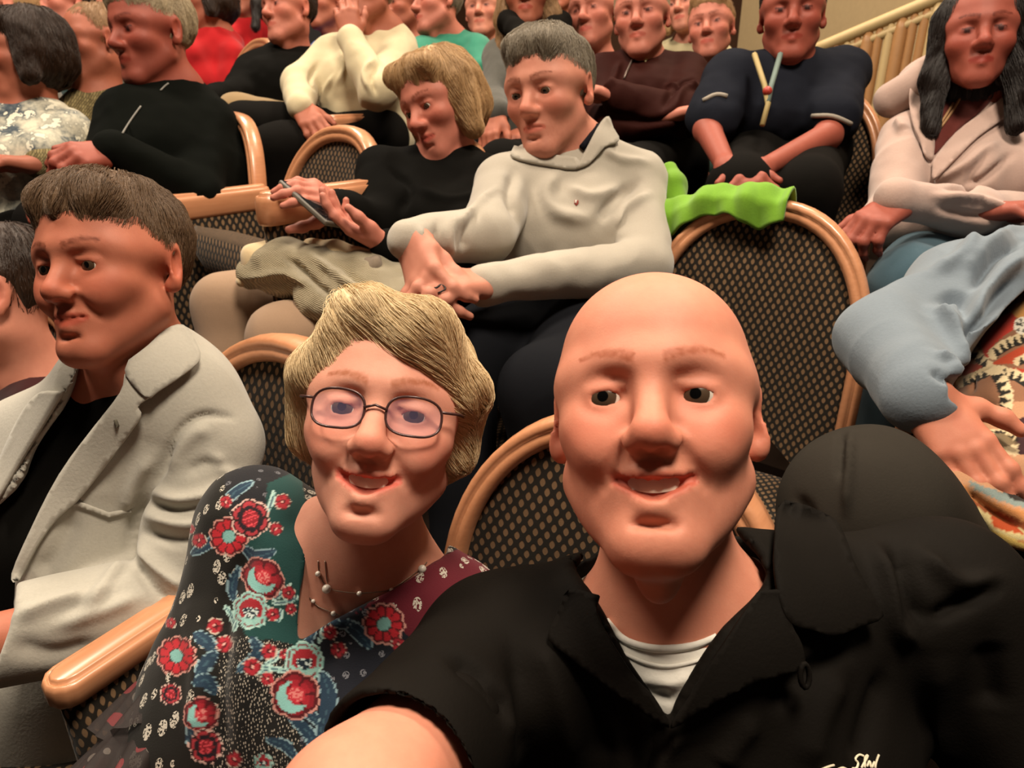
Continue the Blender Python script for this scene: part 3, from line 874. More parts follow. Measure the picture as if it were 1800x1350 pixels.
    if hair is not None:
        st, hmn, ns = hair
        make_hair(st, C, M, hsc, hmn, root, ns, 0.004 if h_body < 0.0036 else 0.006, 0.0004 if h_body < 0.0036 else 0.0006)
    if deco: deco(root, tsf, to, sf)
    return root
# ------------------------------------------------------------------ the hall: raked floor, walls, seats
ROW_B = nrm(np.array([0.64, 0.77, 0])); ROW_A = np.array([ROW_B[1], -ROW_B[0], 0])
EDGES = (-3.0, 0.9, 1.75, 2.6, 3.45, 4.3, 9.0)
CARPET = cloth('dark_aisle_carpet', '241a14', 0.3, 0.95, 400, 0.6)
def tier_z(p):
    s = float(np.dot(p[:2], ROW_B[:2])); z = 0.0
    for i in range(1, len(EDGES) - 1):
        if s > EDGES[i]: z = 0.2 * i
    return z
def slab(name, a0, a1, s0, s1, z0, z1, mat):
    V = [ROW_A * a + ROW_B * s + UPW * z for z in (z0, z1) for a, s in ((a0, s0), (a1, s0), (a1, s1), (a0, s1))]
    Fc = [(3, 2, 1, 0), (4, 5, 6, 7), (0, 1, 5, 4), (1, 2, 6, 5), (2, 3, 7, 6), (3, 0, 4, 7)]
    o = link_mesh(name, np.array(V), Fc, mat, None, smooth=False); o['kind'] = 'structure'
    return o
for i in range(6): slab('floor' if i == 0 else 'floor_%d' % (i + 1), -9.0, 6.0, EDGES[i], EDGES[i + 1] if i < 5 else 9.0, -0.1, 0.2 * i, CARPET)
BEIGE = plain('beige_wall_paint', 'b39a72', 0.85, var=0.08); PLASTER = plain('dim_wall_paint', '6e4a34', 0.9, var=0.1)
def upright(name, p, q, z0, z1, mat, th=0.12):
    d = nrm(q - p); nn = np.cross(d, UPW) * th
    V = [x + o + UPW * z for z in (z0, z1) for x, o in ((p, 0 * nn), (q, 0 * nn), (q, nn), (p, nn))]
    Fc = [(0, 1, 2, 3), (7, 6, 5, 4), (4, 5, 1, 0), (5, 6, 2, 1), (6, 7, 3, 2), (7, 4, 0, 3)]
    o = link_mesh(name, np.array(V), Fc, mat, None, smooth=False); o['kind'] = 'structure'; return o
wr0 = P(1330, 30, 5.2); wr1 = P(2150, 30, 2.35)
upright('wall_right', np.array([wr0[0], wr0[1], 0]), np.array([wr1[0], wr1[1], 0]), 0.0, 6.0, BEIGE)
bk = ROW_B * 8.9
upright('wall_back', bk - ROW_A * 9.0, bk + ROW_A * 6.0, 0.0, 6.0, PLASTER)

def fabric_grid(fn, nu, nv, puv):
    V = [fn(i / nu, j / nv) for j in range(nv + 1) for i in range(nu + 1)]
    U = [puv(i / nu, j / nv) for j in range(nv + 1) for i in range(nu + 1)]
    Fc = [(j * (nu + 1) + i, j * (nu + 1) + i + 1, (j + 1) * (nu + 1) + i + 1, (j + 1) * (nu + 1) + i) for j in range(nv) for i in range(nu)]
    return V, U, Fc
HW, ZB, ZS, ZT = 0.245, 0.40, 0.66, 0.95          # back: half width, bottom, spring of the arch, top
def arch(t):
    """outline of the back, t from 0 (bottom left) over the top to 1 (bottom right)"""
    if t < 0.25: return np.array([-HW, ZB + (ZS - ZB) * t / 0.25])
    if t > 0.75: return np.array([HW, ZB + (ZS - ZB) * (1 - t) / 0.25])
    a = math.pi * (1 - (t - 0.25) / 0.5); c, s = math.cos(a), math.sin(a)
    return np.array([HW * math.copysign(abs(c) ** 0.85, c), ZS + (ZT - ZS) * abs(s) ** 0.85])
def seat_meshes():
    """meshes of one theatre seat, facing local +y, standing on z = 0"""
    out = {}
    bend = lambda x, z: 0.05 * (x / HW) ** 2 - 0.13 * (z - ZB)
    V, U, Fc = [], [], []
    n, m = 48, 10
    for side in (1, -1):                             # front cushion and rear shell
        base = len(V)
        for j in range(m + 1):
            r = j / m
            for i in range(n + 1):
                o = arch(i / n); c = np.array([0.0, (ZS + ZB) / 2 + 0.03]); q = c + (o - c) * r * 0.985
                puff = (0.028 if side > 0 else 0.02) * (1 - r ** 4)
                V.append((q[0], bend(q[0], q[1]) + side * (0.006 + puff) - (0.0 if side > 0 else 0.02), q[1])); U.append((q[0], q[1], 0))
        for j in range(m):
            for i in range(n):
                f = (base + j * (n + 1) + i, base + j * (n + 1) + i + 1, base + (j + 1) * (n + 1) + i + 1, base + (j + 1) * (n + 1) + i)
                Fc.append(f if side > 0 else f[::-1])
    out['backrest'] = (np.array(V), Fc, SEATFAB, np.array(U))
    # bent wooden rim of two rounded beads
    prof = [(-0.014, 0.016), (-0.006, 0.022), (0.002, 0.021), (0.006, 0.017), (0.010, 0.020), (0.017, 0.020), (0.022, 0.013), (0.023, -0.004), (0.018, -0.022), (0.0, -0.03), (-0.014, -0.028)]
    V = []; k = len(prof); n = 64
    for i in range(n + 1):
        t = i / n; o = arch(t); e = arch(min(1, t + 0.004)) - arch(max(0, t - 0.004)); nn = nrm(np.array([-e[1], e[0]]))
        for r, y in prof:
            q = o + nn * r; V.append((q[0], bend(o[0], o[1]) + y, q[1]))
    Fc = [(i * k + j, (i + 1) * k + j, (i + 1) * k + (j + 1) % k, i * k + (j + 1) % k) for i in range(n) for j in range(k)]
    Fc += [tuple(range(k)), tuple(n * k + j for j in range(k))[::-1]]
    out['wooden_rim'] = (np.array(V), Fc, WOOD, None)
    # cushion (flat or tipped up)
    def cushion(tip):
        V, U, Fc = [], [], []
        nu, nv = 14, 12
        for side in (1, -1):
            b = len(V)
            for j in range(nv + 1):
                for i in range(nu + 1):
                    x = -1 + 2 * i / nu; y = j / nv
                    ed = (1 - abs(x) ** 6) * (1 - abs(2 * y - 1) ** 6)
                    px_, py_, pz_ = x * 0.225 * (1 - 0.03 * y), 0.05 + y * 0.42, side * (0.012 + 0.045 * ed ** 0.5)
                    c, s = math.cos(tip), math.sin(tip)
                    V.append((px_, 0.05 + (py_ - 0.05) * c - pz_ * s, 0.40 + (py_ - 0.05) * s + pz_ * c)); U.append((px_, py_ + (0.5 if side < 0 else 0), 0))
            for j in range(nv):
                for i in range(nu):
                    f = (b + j * (nu + 1) + i, b + j * (nu + 1) + i + 1, b + (j + 1) * (nu + 1) + i + 1, b + (j + 1) * (nu + 1) + i); Fc.append(f if side > 0 else f[::-1])
        N = (nu + 1) * (nv + 1)
        ring = [i for i in range(nu + 1)] + [j * (nu + 1) + nu for j in range(1, nv + 1)] + [nv * (nu + 1) + i for i in range(nu - 1, -1, -1)] + [j * (nu + 1) for j in range(nv - 1, 0, -1)]
        for a, b_ in zip(ring, ring[1:] + ring[:1]): Fc.append((b_, a, a + N, b_ + N))
        return np.array(V), Fc, SEATFAB, np.array(U)
    out['cushion'] = cushion(0.05); out['cushion_up'] = cushion(1.0)
    # arm: upholstered panel with a wooden cap that has a raised, grooved top
    def rbar(y0, y1, hw, z0, z1, rd, nseg=6):
        pts = []
        for cy, a0 in ((y1 - rd, 0), (y0 + rd, math.pi)):
            for i in range(nseg + 1):
                a = a0 + math.pi * i / nseg
                pts.append((math.cos(a) * hw, cy + math.sin(a) * rd))
        return pts
    V, Fc = [], []; o = rbar(-0.02, 0.40, 0.032, 0, 0, 0.03); k = len(o)
    for sc, z in ((0.86, 0.600), (1.0, 0.606), (1.0, 0.632), (0.90, 0.640), (0.76, 0.640), (0.74, 0.637), (0.70, 0.637), (0.66, 0.644), (0.55, 0.646)):
        cy = 0.19
        for x, y in o: V.append((x * sc, cy + (y - cy) * (1 - (1 - sc) * 0.16), z))
    nl = 9
    for j in range(nl - 1):
        for i in range(k): Fc.append((j * k + i, j * k + (i + 1) % k, (j + 1) * k + (i + 1) % k, (j + 1) * k + i))
    Fc += [tuple(range(k))[::-1], tuple((nl - 1) * k + i for i in range(k))]
    out['armrest'] = (np.array(V), Fc, WOOD, None)
    V, U, Fc = [], [], []; o = rbar(-0.03, 0.385, 0.026, 0, 0, 0.025); k = len(o); per = 0; last = None
    for z in np.linspace(0.0, 0.603, 8):
        per = 0
        for i, (x, y) in enumerate(o):
            if i: per += math.hypot(x - o[i - 1][0], y - o[i - 1][1])
            V.append((x, y, z)); U.append((per, z, 0))
    for j in range(7):
        for i in range(k): Fc.append((j * k + i, j * k + (i + 1) % k, (j + 1) * k + (i + 1) % k, (j + 1) * k + i))
    Fc += [tuple(range(k))[::-1], tuple(7 * k + i for i in range(k))]
    out['side_panel'] = (np.array(V), Fc, SEATFAB, np.array(U))
    V, Fc = tube([(0, -0.08, 0), (0, -0.08, 0.02), (0, -0.08, 0.021), (0, -0.08, 0.42)], [0.13, 0.13, 0.035, 0.035], 12)
    out['pedestal'] = (V, Fc, plain('dark_seat_metal', '1c1a18', 0.45, 0.6), None)
    return out
_SM = {}
for k_, (v_, f_, m_, u_) in seat_meshes().items():
    o_ = link_mesh(k_, v_, f_, m_, None, uv=u_); _SM[k_] = o_.data; COL.objects.unlink(o_); bpy.data.objects.remove(o_)
def theatre_seat(label, u, v, d, face, arms='lr', up=False, group='theatre seats', wsc=1.0, armz=1.15, arml=1.0):
    """a seat whose arch top is seen at (u, v), d metres deep"""
    top = P(u, v, d); Fd = hdir(face); base = top + Fd * 0.07; z0 = tier_z(base)
    H = (top[2] - z0) / (ZT + 0.02)
    r = thing('theatre_seat', label, 'seat', (base[0], base[1], z0), group)
    r.rotation_euler = (0, 0, math.atan2(Fd[1], Fd[0]) - math.pi / 2)
    def part(name, key, loc=(0, 0, 0), par=r):
        o = bpy.data.objects.new(name, _SM[key]); COL.objects.link(o); o.parent = par; o.location = loc; o.scale = (wsc, 1, H); return o
    part('backrest', 'backrest'); part('wooden_rim', 'wooden_rim'); part('cushion', 'cushion_up' if up else 'cushion'); part('pedestal', 'pedestal')
    for k, g in (('l', -1), ('r', 1)):
        if k in arms: a_ = part('armrest', 'armrest', (g * 0.275 * wsc, 0, 0)); b_ = part('side_panel', 'side_panel', (g * 0.275 * wsc, 0, 0)); a_.scale.z = b_.scale.z = H * armz; a_.scale.y = b_.scale.y = arml
    return r
FACE = 42
theatre_seat('seat with a wooden arched rim behind the woman in the floral dress', 520, 598, 1.06, 38, 'r', group='seats of the front row', wsc=0.92)
theatre_seat('mostly hidden seat behind the bald man in the black shirt', 1120, 735, 0.92, 32, '', group='seats of the front row', wsc=0.92)
theatre_seat('seat behind the man in the pale linen blazer', 100, 540, 1.40, 44, '', group='seats of the front row', wsc=0.9)
theatre_seat('empty seat with a half tipped-up cushion left of the blonde woman with the phone', 606, 222, 1.86, 42, 'l', True, group='seats of the second row', wsc=0.84, armz=1.36, arml=0.82)
theatre_seat('seat under the blonde woman looking at her phone', 800, 240, 1.80, 40, '', group='seats of the second row', wsc=0.7)
theatre_seat('seat under the grey-haired man in the pale grey sweater', 1070, 275, 1.66, 38, '', group='seats of the second row', wsc=0.8)
theatre_seat('empty dark seat right of the man in the grey sweater', 1360, 352, 1.42, 32, 'r', group='seats of the second row', wsc=0.84)
theatre_seat('seat under the heavy man in the black jumper', 408, 198, 2.10, 42, 'l', group='seats of the second row', wsc=0.84, armz=1.26)
theatre_seat('seat under the woman in the lattice-patterned top', 190, 205, 2.42, 48, '', group='seats of the second row', wsc=0.8)
theatre_seat('seat behind the woman in the denim jacket', 1900, 420, 1.34, 30, '', group='seats of the second row', wsc=0.84)
theatre_seat('seat at the side of the man in the navy polo shirt', 1440, 148, 2.14, 34, '', group='seats of the third row', wsc=0.86)
theatre_seat('seat under the man in the brown jacket', 1150, 122, 2.46, 38, '', group='seats of the third row', wsc=0.82)
theatre_seat('seat under the woman with long hair and grey cardigan', 945, 75, 2.75, 40, '', group='seats of the third row', wsc=0.84)
theatre_seat('seat under the person in the cream shirt', 690, 62, 2.74, 44, 'lr', group='seats of the third row', wsc=0.84)
theatre_seat('seat with a wooden rim under the man in the black shirt far back', 462, 68, 2.95, 46, 'l', group='seats of the third row', wsc=0.84)
theatre_seat('seat under the person in the pinkish hooded jacket', 1790, 225, 1.98, 32, '', group='seats of the third row', wsc=0.84)

RAILW = plain('cream_rail_paint', 'c2a878', 0.5); SLATW = plain('tan_baluster_wood', 'a87a4c', 0.5, var=0.12)
def stair_rail():
    z0 = tier_z(P(1560, 100, 3.05))
    r = thing('stair_railing', 'cream stair rail with tan balusters by the beige wall at the right', 'railing', (P(1560, 100, 3.05)[0], P(1560, 100, 3.05)[1], z0))
    a, b = P(1455, 78, 3.25), P(1700, -25, 2.85)
    for nm, o, rr in (('handrail', 0.0, 0.026), ('lower_rail', -0.055, 0.018)):
        V, Fc = tube([a + (b - a) * t + UPW * o for t in np.linspace(-0.2, 1.2, 8)], rr, 10); link_mesh(nm, V, Fc, RAILW, r)
    for i in range(13):
        t = i / 12; p = a + (b - a) * t; z = tier_z(p)
        w = 0.019 + 0.008 * (i % 3 == 1)
        V, Fc = tube([[p[0], p[1], z], [p[0], p[1], z + 0.05], [p[0], p[1], p[2] - 0.06], [p[0], p[1], p[2] - 0.02]], [w, w, w, w * 0.6], 8)
        link_mesh('baluster', V, Fc, SLATW if i % 4 != 2 else RAILW, r)
stair_rail()
def proj(v):
    r = v - CAM; d = r @ FWD
    return 900 + F_PX * (r @ RGT) / d, 675 - F_PX * (r @ UPV) / d, d
def in_poly(u, v, poly):
    c = np.zeros(len(u), bool); n = len(poly); j = n - 1
    for i in range(n):
        (xi, yi), (xj, yj) = poly[i], poly[j]
        if yi != yj: c ^= ((yi > v) != (yj > v)) & (u < (xj - xi) * (v - yi) / (yj - yi) + xi)
        j = i
    return c
# ================================================================== the man taking the picture
SKIN_A = skin('skin_ruddy', 'd08a72')
BLACK_SHIRT = cloth('black_shirt_cloth', '15120f', 0.2, 0.75, 700, 0.35, 0.12)
WHITE_TEE = cloth('white_tee_cloth', 'e6e2d8', 0.04, 0.9, 900, 0.2)
def build_selfie_man():
    root = thing('person', 'bald smiling man in a black open-collared shirt over a white undershirt, nearest the camera', 'person', P(1200, 1700, 0.8))
    C = P(1152, 738, 0.605); M = head_basis(-13, 13, -2)
    nb = P(1196, 1120, 0.665)
    shR, shL = P(875, 1160, 0.68), P(1660, 1050, 0.72)
    elR, wrR = P(628, 1445, 0.475), P(700, 1900, 0.30)
    elL, wrL = P(1880, 1500, 0.70), P(1700, 1900, 0.55)
    chest, belly, pelvis = P(1235, 1330, 0.71), P(1250, 1700, 0.76), P(1260, 2100, 0.85)
    sv = nrm(shL - shR)
    b = Sdf()
    head_sdf(b, C, M, 1.0, smile=1.0, jowl=0.5, neck_to=nb, neck_r=0.068)
    b.cone(nb, chest, 0.08, 0.10, 0.04, n=sv, s=1.3)
    b.cone(nb, shR, 0.05, 0.045, 0.03); b.cone(nb, shL, 0.05, 0.045, 0.03)
    b.chain([shR, elR, wrR], [0.046, 0.050, 0.032], 0.03)
    b.chain([shL, elL], [0.044, 0.042], 0.03)
    hand_sdf(b, wrR, wrR - elR, np.array([0, 0.2, 1.0]), 1, 1.0, (0.5, 0.5, 0.5, 0.5))
    sf = Surf(*b.mesh(0.0029))
    col = head_colors(sf.v, C, M, 1.0, brow=(0.62, 0.45, 0.34), smile=1.0, stub=(0.86, 0.8, 0.78))
    body = sf.obj('body', SKIN_A, root, col)
    eyes(C, M, 1.0, body, (0.12, -0.02)); teeth(C, M, 1.0, body)
    # close-cropped fringe round the back and sides of the head
    h = Sdf(); L = lambda x, y, z: C + M @ np.array([x, y, z])
    h.ell(L(0, -0.014, 0.034), (0.0775, 0.0955, 0.082), M, 0.01)
    h.plane(L(0, 0.0, 0.052), M @ np.array([0, 0.25, 1.0]), 0.006); h.plane(L(0, -0.002, 0), M @ np.array([0, 1.0, 0.15]), 0.006); h.plane(L(0, -0.03, -0.055), M @ np.array([0, 0.5, -1.0]), 0.006)
    for g in (-1, 1): h.ell(L(g * 0.08, -0.014, -0.004), (0.02, 0.021, 0.036), M, 0.004, 's')
    hs = Surf(*h.mesh(0.003)); GREYB = hair_mat('short_grey_brown_hair', '4a382a', '8a735c')
    ho = hs.obj('hair', GREYB, root)
    hair_strands(hs, 2500, 0.02, lambda p: -M[:, 2] * np.ones((len(p), 1)) - M[:, 1] * 0.4, 0.00022, GREYB, ho, 3, 0.002)
    # white undershirt
    t = Sdf()
    t.cone(nb - UPV * 0.012, chest, 0.092, 0.122, 0.04, n=sv, s=1.35); t.cone(chest, belly, 0.122, 0.13, 0.04, n=sv, s=1.3)
    t.cone(nb, shR * 0.7 + nb * 0.3, 0.054, 0.04, 0.03); t.cone(nb, shL * 0.6 + nb * 0.4, 0.054, 0.036, 0.03)
    ts = Surf(*t.mesh(0.005))
    t.carve_poly([(1040, 1020), (1068, 1092), (1095, 1122), (1135, 1135), (1175, 1138), (1225, 1130), (1268, 1110), (1310, 1070), (1330, 1000), (1200, 900)], 0.3, 0.70)
    ts2 = Surf(*t.mesh(0.0035))
    ts2.creases([([(1120, 1190), (1180, 1200), (1215, 1185)], 0.006, 0.003), ([(1150, 1215), (1185, 1230)], 0.005, -0.003)])
    tee = ts2.obj('undershirt', WHITE_TEE, root)
    cord(ts, [(1066, 1092), (1095, 1124), (1135, 1138), (1175, 1141), (1225, 1133), (1268, 1113)], 0.0032, 0.001, WHITE_TEE, 'neckband', tee)
    cord(ts, [(1090, 1145), (1130, 1164), (1175, 1172), (1230, 1160), (1262, 1146)], 0.0016, 0.0008, WHITE_TEE, 'seam', tee)
    # black shirt
    s = Sdf()
    s.cone(nb - UPV * 0.01, chest, 0.10, 0.135, 0.04, n=sv, s=1.4); s.cone(chest, belly, 0.135, 0.145, 0.05, n=sv, s=1.35); s.cone(belly, pelvis, 0.145, 0.15, 0.05, n=sv, s=1.3)
    s.cone(nb, shR, 0.066, 0.066, 0.05); s.cone(nb + UPV * 0.01, shL, 0.07, 0.066, 0.05)
    s.cone(shR, shR + (elR - shR) * 0.9, 0.066, 0.066, 0.05)
    s.chain([shL, elL, elL + (wrL - elL) * 0.15], [0.066, 0.072, 0.07], 0.05)
    ax = nrm(elR - shR)
    s.plane(shR + ax * np.linalg.norm(elR - shR) * 0.80, ax, 0.004)
    s.cone(shR + ax * 0.08, elR + ax * 0.05, 0.054, 0.062, 0.006, op='s')
    base = Surf(*s.mesh(0.006))
    s.carve_poly([(1000, 1000), (1058, 1085), (1095, 1150), (1135, 1205), (1174, 1262), (1195, 1225), (1232, 1165), (1275, 1105), (1350, 1010), (1250, 900), (1100, 900)], 0.3, 0.72)
    ss = Surf(*s.mesh(0.004))
    ss.smooth(2, 0.5)
    ss.rumple(0.004, 9, 2); ss.rumple(0.0035, 8, 21, (1, 1, 0.5), True); ss.rumple(0.0022, 26, 5, (1, 1, 0.5))
    ss.creases([
        ([(1175, 1262), (1140, 1330), (1130, 1400)], 0.008, -0.006), ([(1195, 1268), (1168, 1330), (1160, 1400)], 0.010, 0.007),
        ([(1020, 1150), (1050, 1230), (1070, 1340)], 0.014, -0.007), ([(940, 1120), (985, 1230), (1010, 1350)], 0.016, 0.006),
        ([(900, 1130), (920, 1230), (930, 1350)], 0.012, -0.005), ([(790, 1150), (850, 1200), (900, 1260)], 0.010, -0.006),
        ([(840, 1190), (890, 1235), (900, 1300)], 0.010, 0.004),
        ([(1540, 960), (1560, 1030), (1570, 1100), (1610, 1130)], 0.010, 0.008), ([(1575, 960), (1600, 1040), (1625, 1100)], 0.010, -0.008),
        ([(1620, 970), (1660, 1010), (1700, 1030), (1760, 1020)], 0.010, 0.007), ([(1640, 1090), (1690, 1060), (1760, 1025)], 0.008, -0.007),
        ([(1480, 1180), (1440, 1260), (1420, 1350)], 0.016, 0.006), ([(1560, 1180), (1530, 1270), (1510, 1350)], 0.016, -0.006),
        ([(1650, 1150), (1640, 1250), (1660, 1350)], 0.018, 0.006), ([(1740, 1130), (1745, 1250)], 0.016, -0.007),
        ([(1330, 1260), (1290, 1310), (1270, 1350)], 0.012, 0.005), ([(1500, 1120), (1420, 1190), (1350, 1240)], 0.012, -0.006)])
    shirt = ss.obj('shirt', BLACK_SHIRT, root)
    # collar: two leaves and two turned-back facings
    def ridge(poly, h, w):
        e = np.array(poly)
        return lambda a, b: h * math.exp(-(np.hypot(e[:, 0] - a, e[:, 1] - b).min() / w) ** 2)
    panel(base, [(1062, 1058), (1058, 1086), (1085, 1135), (1120, 1185), (1150, 1215), (1175, 1262), (1120, 1232), (1060, 1190), (1010, 1158), (966, 1130), (985, 1092), (1010, 1050)], 0.013, 0.003, BLACK_SHIRT, 'collar', shirt, 9)
    panel(base, [(1318, 1050), (1290, 1088), (1262, 1130), (1236, 1166), (1205, 1215), (1176, 1262), (1240, 1228), (1300, 1196), (1370, 1176), (1392, 1166), (1388, 1130), (1372, 1100), (1360, 1050)], 0.014, 0.003, BLACK_SHIRT, 'collar', shirt, 9)
    panel(base, [(1375, 915), (1405, 922), (1430, 930), (1466, 950), (1480, 1000), (1500, 1040), (1526, 1084), (1480, 1104), (1440, 1118), (1405, 1110), (1368, 1100), (1350, 1060), (1345, 1000), (1355, 940)], 0.016, 0.003, BLACK_SHIRT, 'collar', shirt, 9,
          curl=lambda a, b: 0.004 * max(0, (1000 - b) / 100))
    l, n = base.hit(1390, 1178)
    if l is not None:
        c = l + n * 0.015; a = np.linspace(0, 2 * math.pi, 15)[:-1]; B = basis(n, UPV)
        V, Fc = tube([c + B @ np.array([0.0062 * math.cos(t) * 0.7, 0, 0.0088 * math.sin(t)]) for t in a], 0.0022, 6, True)
        link_mesh('button_loop', V, Fc, BLACK_SHIRT, shirt)
    # piece of white script stitched on the chest
    THREAD = plain('cream_thread', 'e4d9bd', 0.7)
    parts = []
    for run in ([(1517, 1330), (1508, 1328), (1501, 1335), (1506, 1342), (1503, 1350), (1496, 1350)], [(1512, 1350), (1522, 1334), (1524, 1328), (1519, 1334), (1518, 1350)],
                [(1522, 1348), (1527, 1339), (1529, 1350)], [(1531, 1350), (1535, 1340), (1537, 1350)], [(1532, 1338), (1538, 1333)], [(1543, 1327), (1539, 1338), (1536, 1350)],
                [(1440, 1352), (1452, 1347), (1464, 1344)], [(1468, 1353), (1480, 1349), (1490, 1354)]):
        W = []
        for q in smooth_run(run, 4):
            l, n = ss.hit(*q)
            if l is not None: W.append(l + n * 0.0012)
        if len(W) > 2: parts.append(tube(np.array(W), 0.0010, 5))
    if parts:
        V, Fc = merge(parts); link_mesh('chest_embroidery', V, Fc, THREAD, shirt)
    return root
build_selfie_man()
# ================================================================== the woman in the floral dress
SKIN_B = skin('skin_fair', 'dc9c86')
def flower_print(v):
    """dyes of the floral print, laid out on the front of the dress"""
    u, w, d = proj(v); n = len(u); col = np.tile(np.array(lin('14120f')), (n, 1)); msk = np.zeros((n, 3))
    msk[:, 1] = 1
    def region(poly, c, m):
        q = in_poly(u, w, smooth_run(poly + [poly[0]], 3)); col[q] = lin(c); msk[q] = m
    region([(395, 830), (520, 800), (520, 880), (450, 900), (400, 900)], '15151a', (0, 0, 0.7))
    region([(470, 850), (530, 840), (540, 1000), (528, 1120), (560, 1140), (500, 1150), (440, 1125), (428, 1090), (468, 1060), (480, 1000), (440, 985), (425, 950), (462, 905)], '153a38', (0, 0, 0))
    region([(405, 1120), (520, 1135), (545, 1200), (520, 1380), (375, 1380), (388, 1230), (385, 1170)], '161514', (1, 0, 0))
    region([(548, 1115), (640, 1062), (730, 1130), (650, 1280), (540, 1380), (530, 1280), (545, 1200)], '14161f', (0, 0, 1))
    region([(620, 1082), (760, 985), (880, 950), (850, 1040), (735, 1130), (680, 1060)], '561420', (0, 1, 0))
    def leaf(run, wd, c='1f3345', edge='7d98a0'):
        p = np.array(smooth_run(run, 5)); best = np.full(n, 1e9); par = np.zeros(n)
        for i in range(len(p) - 1):
            ab = p[i + 1] - p[i]; L2 = ab @ ab + 1e-9
            t = np.clip(((u - p[i][0]) * ab[0] + (w - p[i][1]) * ab[1]) / L2, 0, 1)
            dd = np.hypot(u - p[i][0] - t * ab[0], w - p[i][1] - t * ab[1]); m = dd < best; best[m] = dd[m]; par[m] = (i + t[m]) / (len(p) - 1)
        r = wd * np.sqrt(np.clip(4 * par * (1 - par), 0, 1)) + 0.6
        q = best < r; col[q] = lin(c); msk[q] = 0
        q = (best < r) & (best > r - 2.0); col[q] = lin(edge)
        q = (best < 1.0) & (r > 3); col[q] = lin('35505e')
    def flower(cx, cy, R, kind, rot=0.0, ex=1.0):
        c_, s_ = math.cos(rot), math.sin(rot); x = ((u - cx) * c_ + (w - cy) * s_) / ex; y = -(u - cx) * s_ + (w - cy) * c_
        r = np.hypot(x, y) / R; a = np.arctan2(y, x)
        k = {'A': 10, 'B': 6, 'C': 5, 'D': 7, 'E': 6}[kind]
        sc = 1 - 0.12 * (1 - np.abs(np.cos(a * k / 2)))
        q0 = r < sc
        def put(q, c): col[q] = lin(c); msk[q] = 0
        put(q0, {'A': 'c08a80', 'B': 'b98178', 'C': 'b9a79a', 'D': '9fc0b8', 'E': 'c9a69c'}[kind])
        put(r < sc * 0.93, {'A': '4d1418', 'B': '4a1016', 'C': '5f1a1f', 'D': '7aa59e', 'E': '2a1216'}[kind])
        gap = np.abs(np.cos(a * k / 2)) > 0.28
        if kind == 'A':
            put((r < sc * 0.82) & (r > 0.36) & gap, 'a8202a'); put(r < 0.36, '2a2a2a'); put(r < 0.31, '6f9d98')
        elif kind == 'B':
            put((r < sc * 0.80) & gap, '7d1722'); put((r < sc * 0.62) & gap, '97202b')
            cr = (np.hypot(x / R + 0.12, y / R) < 0.62) & (np.hypot(x / R - 0.22, y / R) > 0.52); put(cr, '7fb3ae')
            put(np.hypot(x / R - 0.05, y / R) < 0.33, 'b32d39'); put((np.hypot(x / R - 0.05, y / R) < 0.28) & (np.abs(np.sin(a * 6)) > 0.72), 'd27a76')
        elif kind == 'C':
            put((r < sc * 0.82) & gap, '9c2530'); put(r < 0.3, '4a1016'); put(r < 0.15, 'd9a49a')
        elif kind == 'D':
            put((r < sc * 0.86) & (r > 0.5) & gap, '6f2a30'); put((r < sc * 0.78) & (r > 0.5) & gap, '86aea6')
            put((r < 0.62) & (y / R < 0.35), '8d2029'); put((r < 0.42) & (y / R > -0.12), '15222e'); put((r < 0.42) & (y / R > -0.12) & (np.sin(a * 14) > 0.5), 'b9c6c2')
        elif kind == 'E':
            put((r < sc * 0.84) & (r > 0.4) & gap, '9b3038'); put((r < sc * 0.66) & (r > 0.42) & gap, '20141c'); put(r < 0.42, '7f1a24')
            put((r < 0.42) & (np.sin(x * 1.1) * np.sin(y * 1.1) > 0.25), 'c8434c')
    for run, wd in (([(340, 1112), (362, 1128), (381, 1146)], 13), ([(382, 1146), (362, 1166), (345, 1190)], 13), ([(442, 1118), (452, 1150), (415, 1182)], 11), ([(338, 1203), (362, 1196), (380, 1222)], 13),
                    ([(602, 1092), (630, 1112), (652, 1140)], 13), ([(566, 1180), (578, 1230), (560, 1295)], 15), ([(505, 1258), (542, 1288), (556, 1325)], 11), ([(468, 1300), (500, 1310), (522, 1335)], 10),
                    ([(428, 962), (450, 978), (486, 968)], 11), ([(420, 995), (408, 1030), (412, 1058)], 9), ([(335, 975), (362, 958), (388, 942)], 10), ([(392, 890), (412, 866), (446, 846)], 9),
                    ([(545, 1060), (548, 1100), (540, 1140)], 10), ([(560, 1080), (600, 1098), (618, 1088)], 8), ([(330, 1235), (338, 1270), (330, 1310)], 10), ([(520, 1240), (545, 1255), (560, 1275)], 10)):
        leaf(run, wd)
    for run in ([(480, 1055), (500, 1040), (512, 1025)], [(478, 1060), (505, 1058), (525, 1048)], [(495, 1070), (490, 1088), (488, 1095)], [(462, 1170), (480, 1160), (498, 1140)], [(460, 1172), (482, 1176), (510, 1180)],
                [(455, 1185), (468, 1178), (478, 1190)], [(410, 1110), (414, 1098), (412, 1085)], [(470, 900), (478, 880), (482, 862)], [(560, 1130), (568, 1112), (566, 1095)], [(395, 1065), (405, 1078), (412, 1100)]):
        leaf(run, 4.5, '86aaa4', 'a8c6bf')
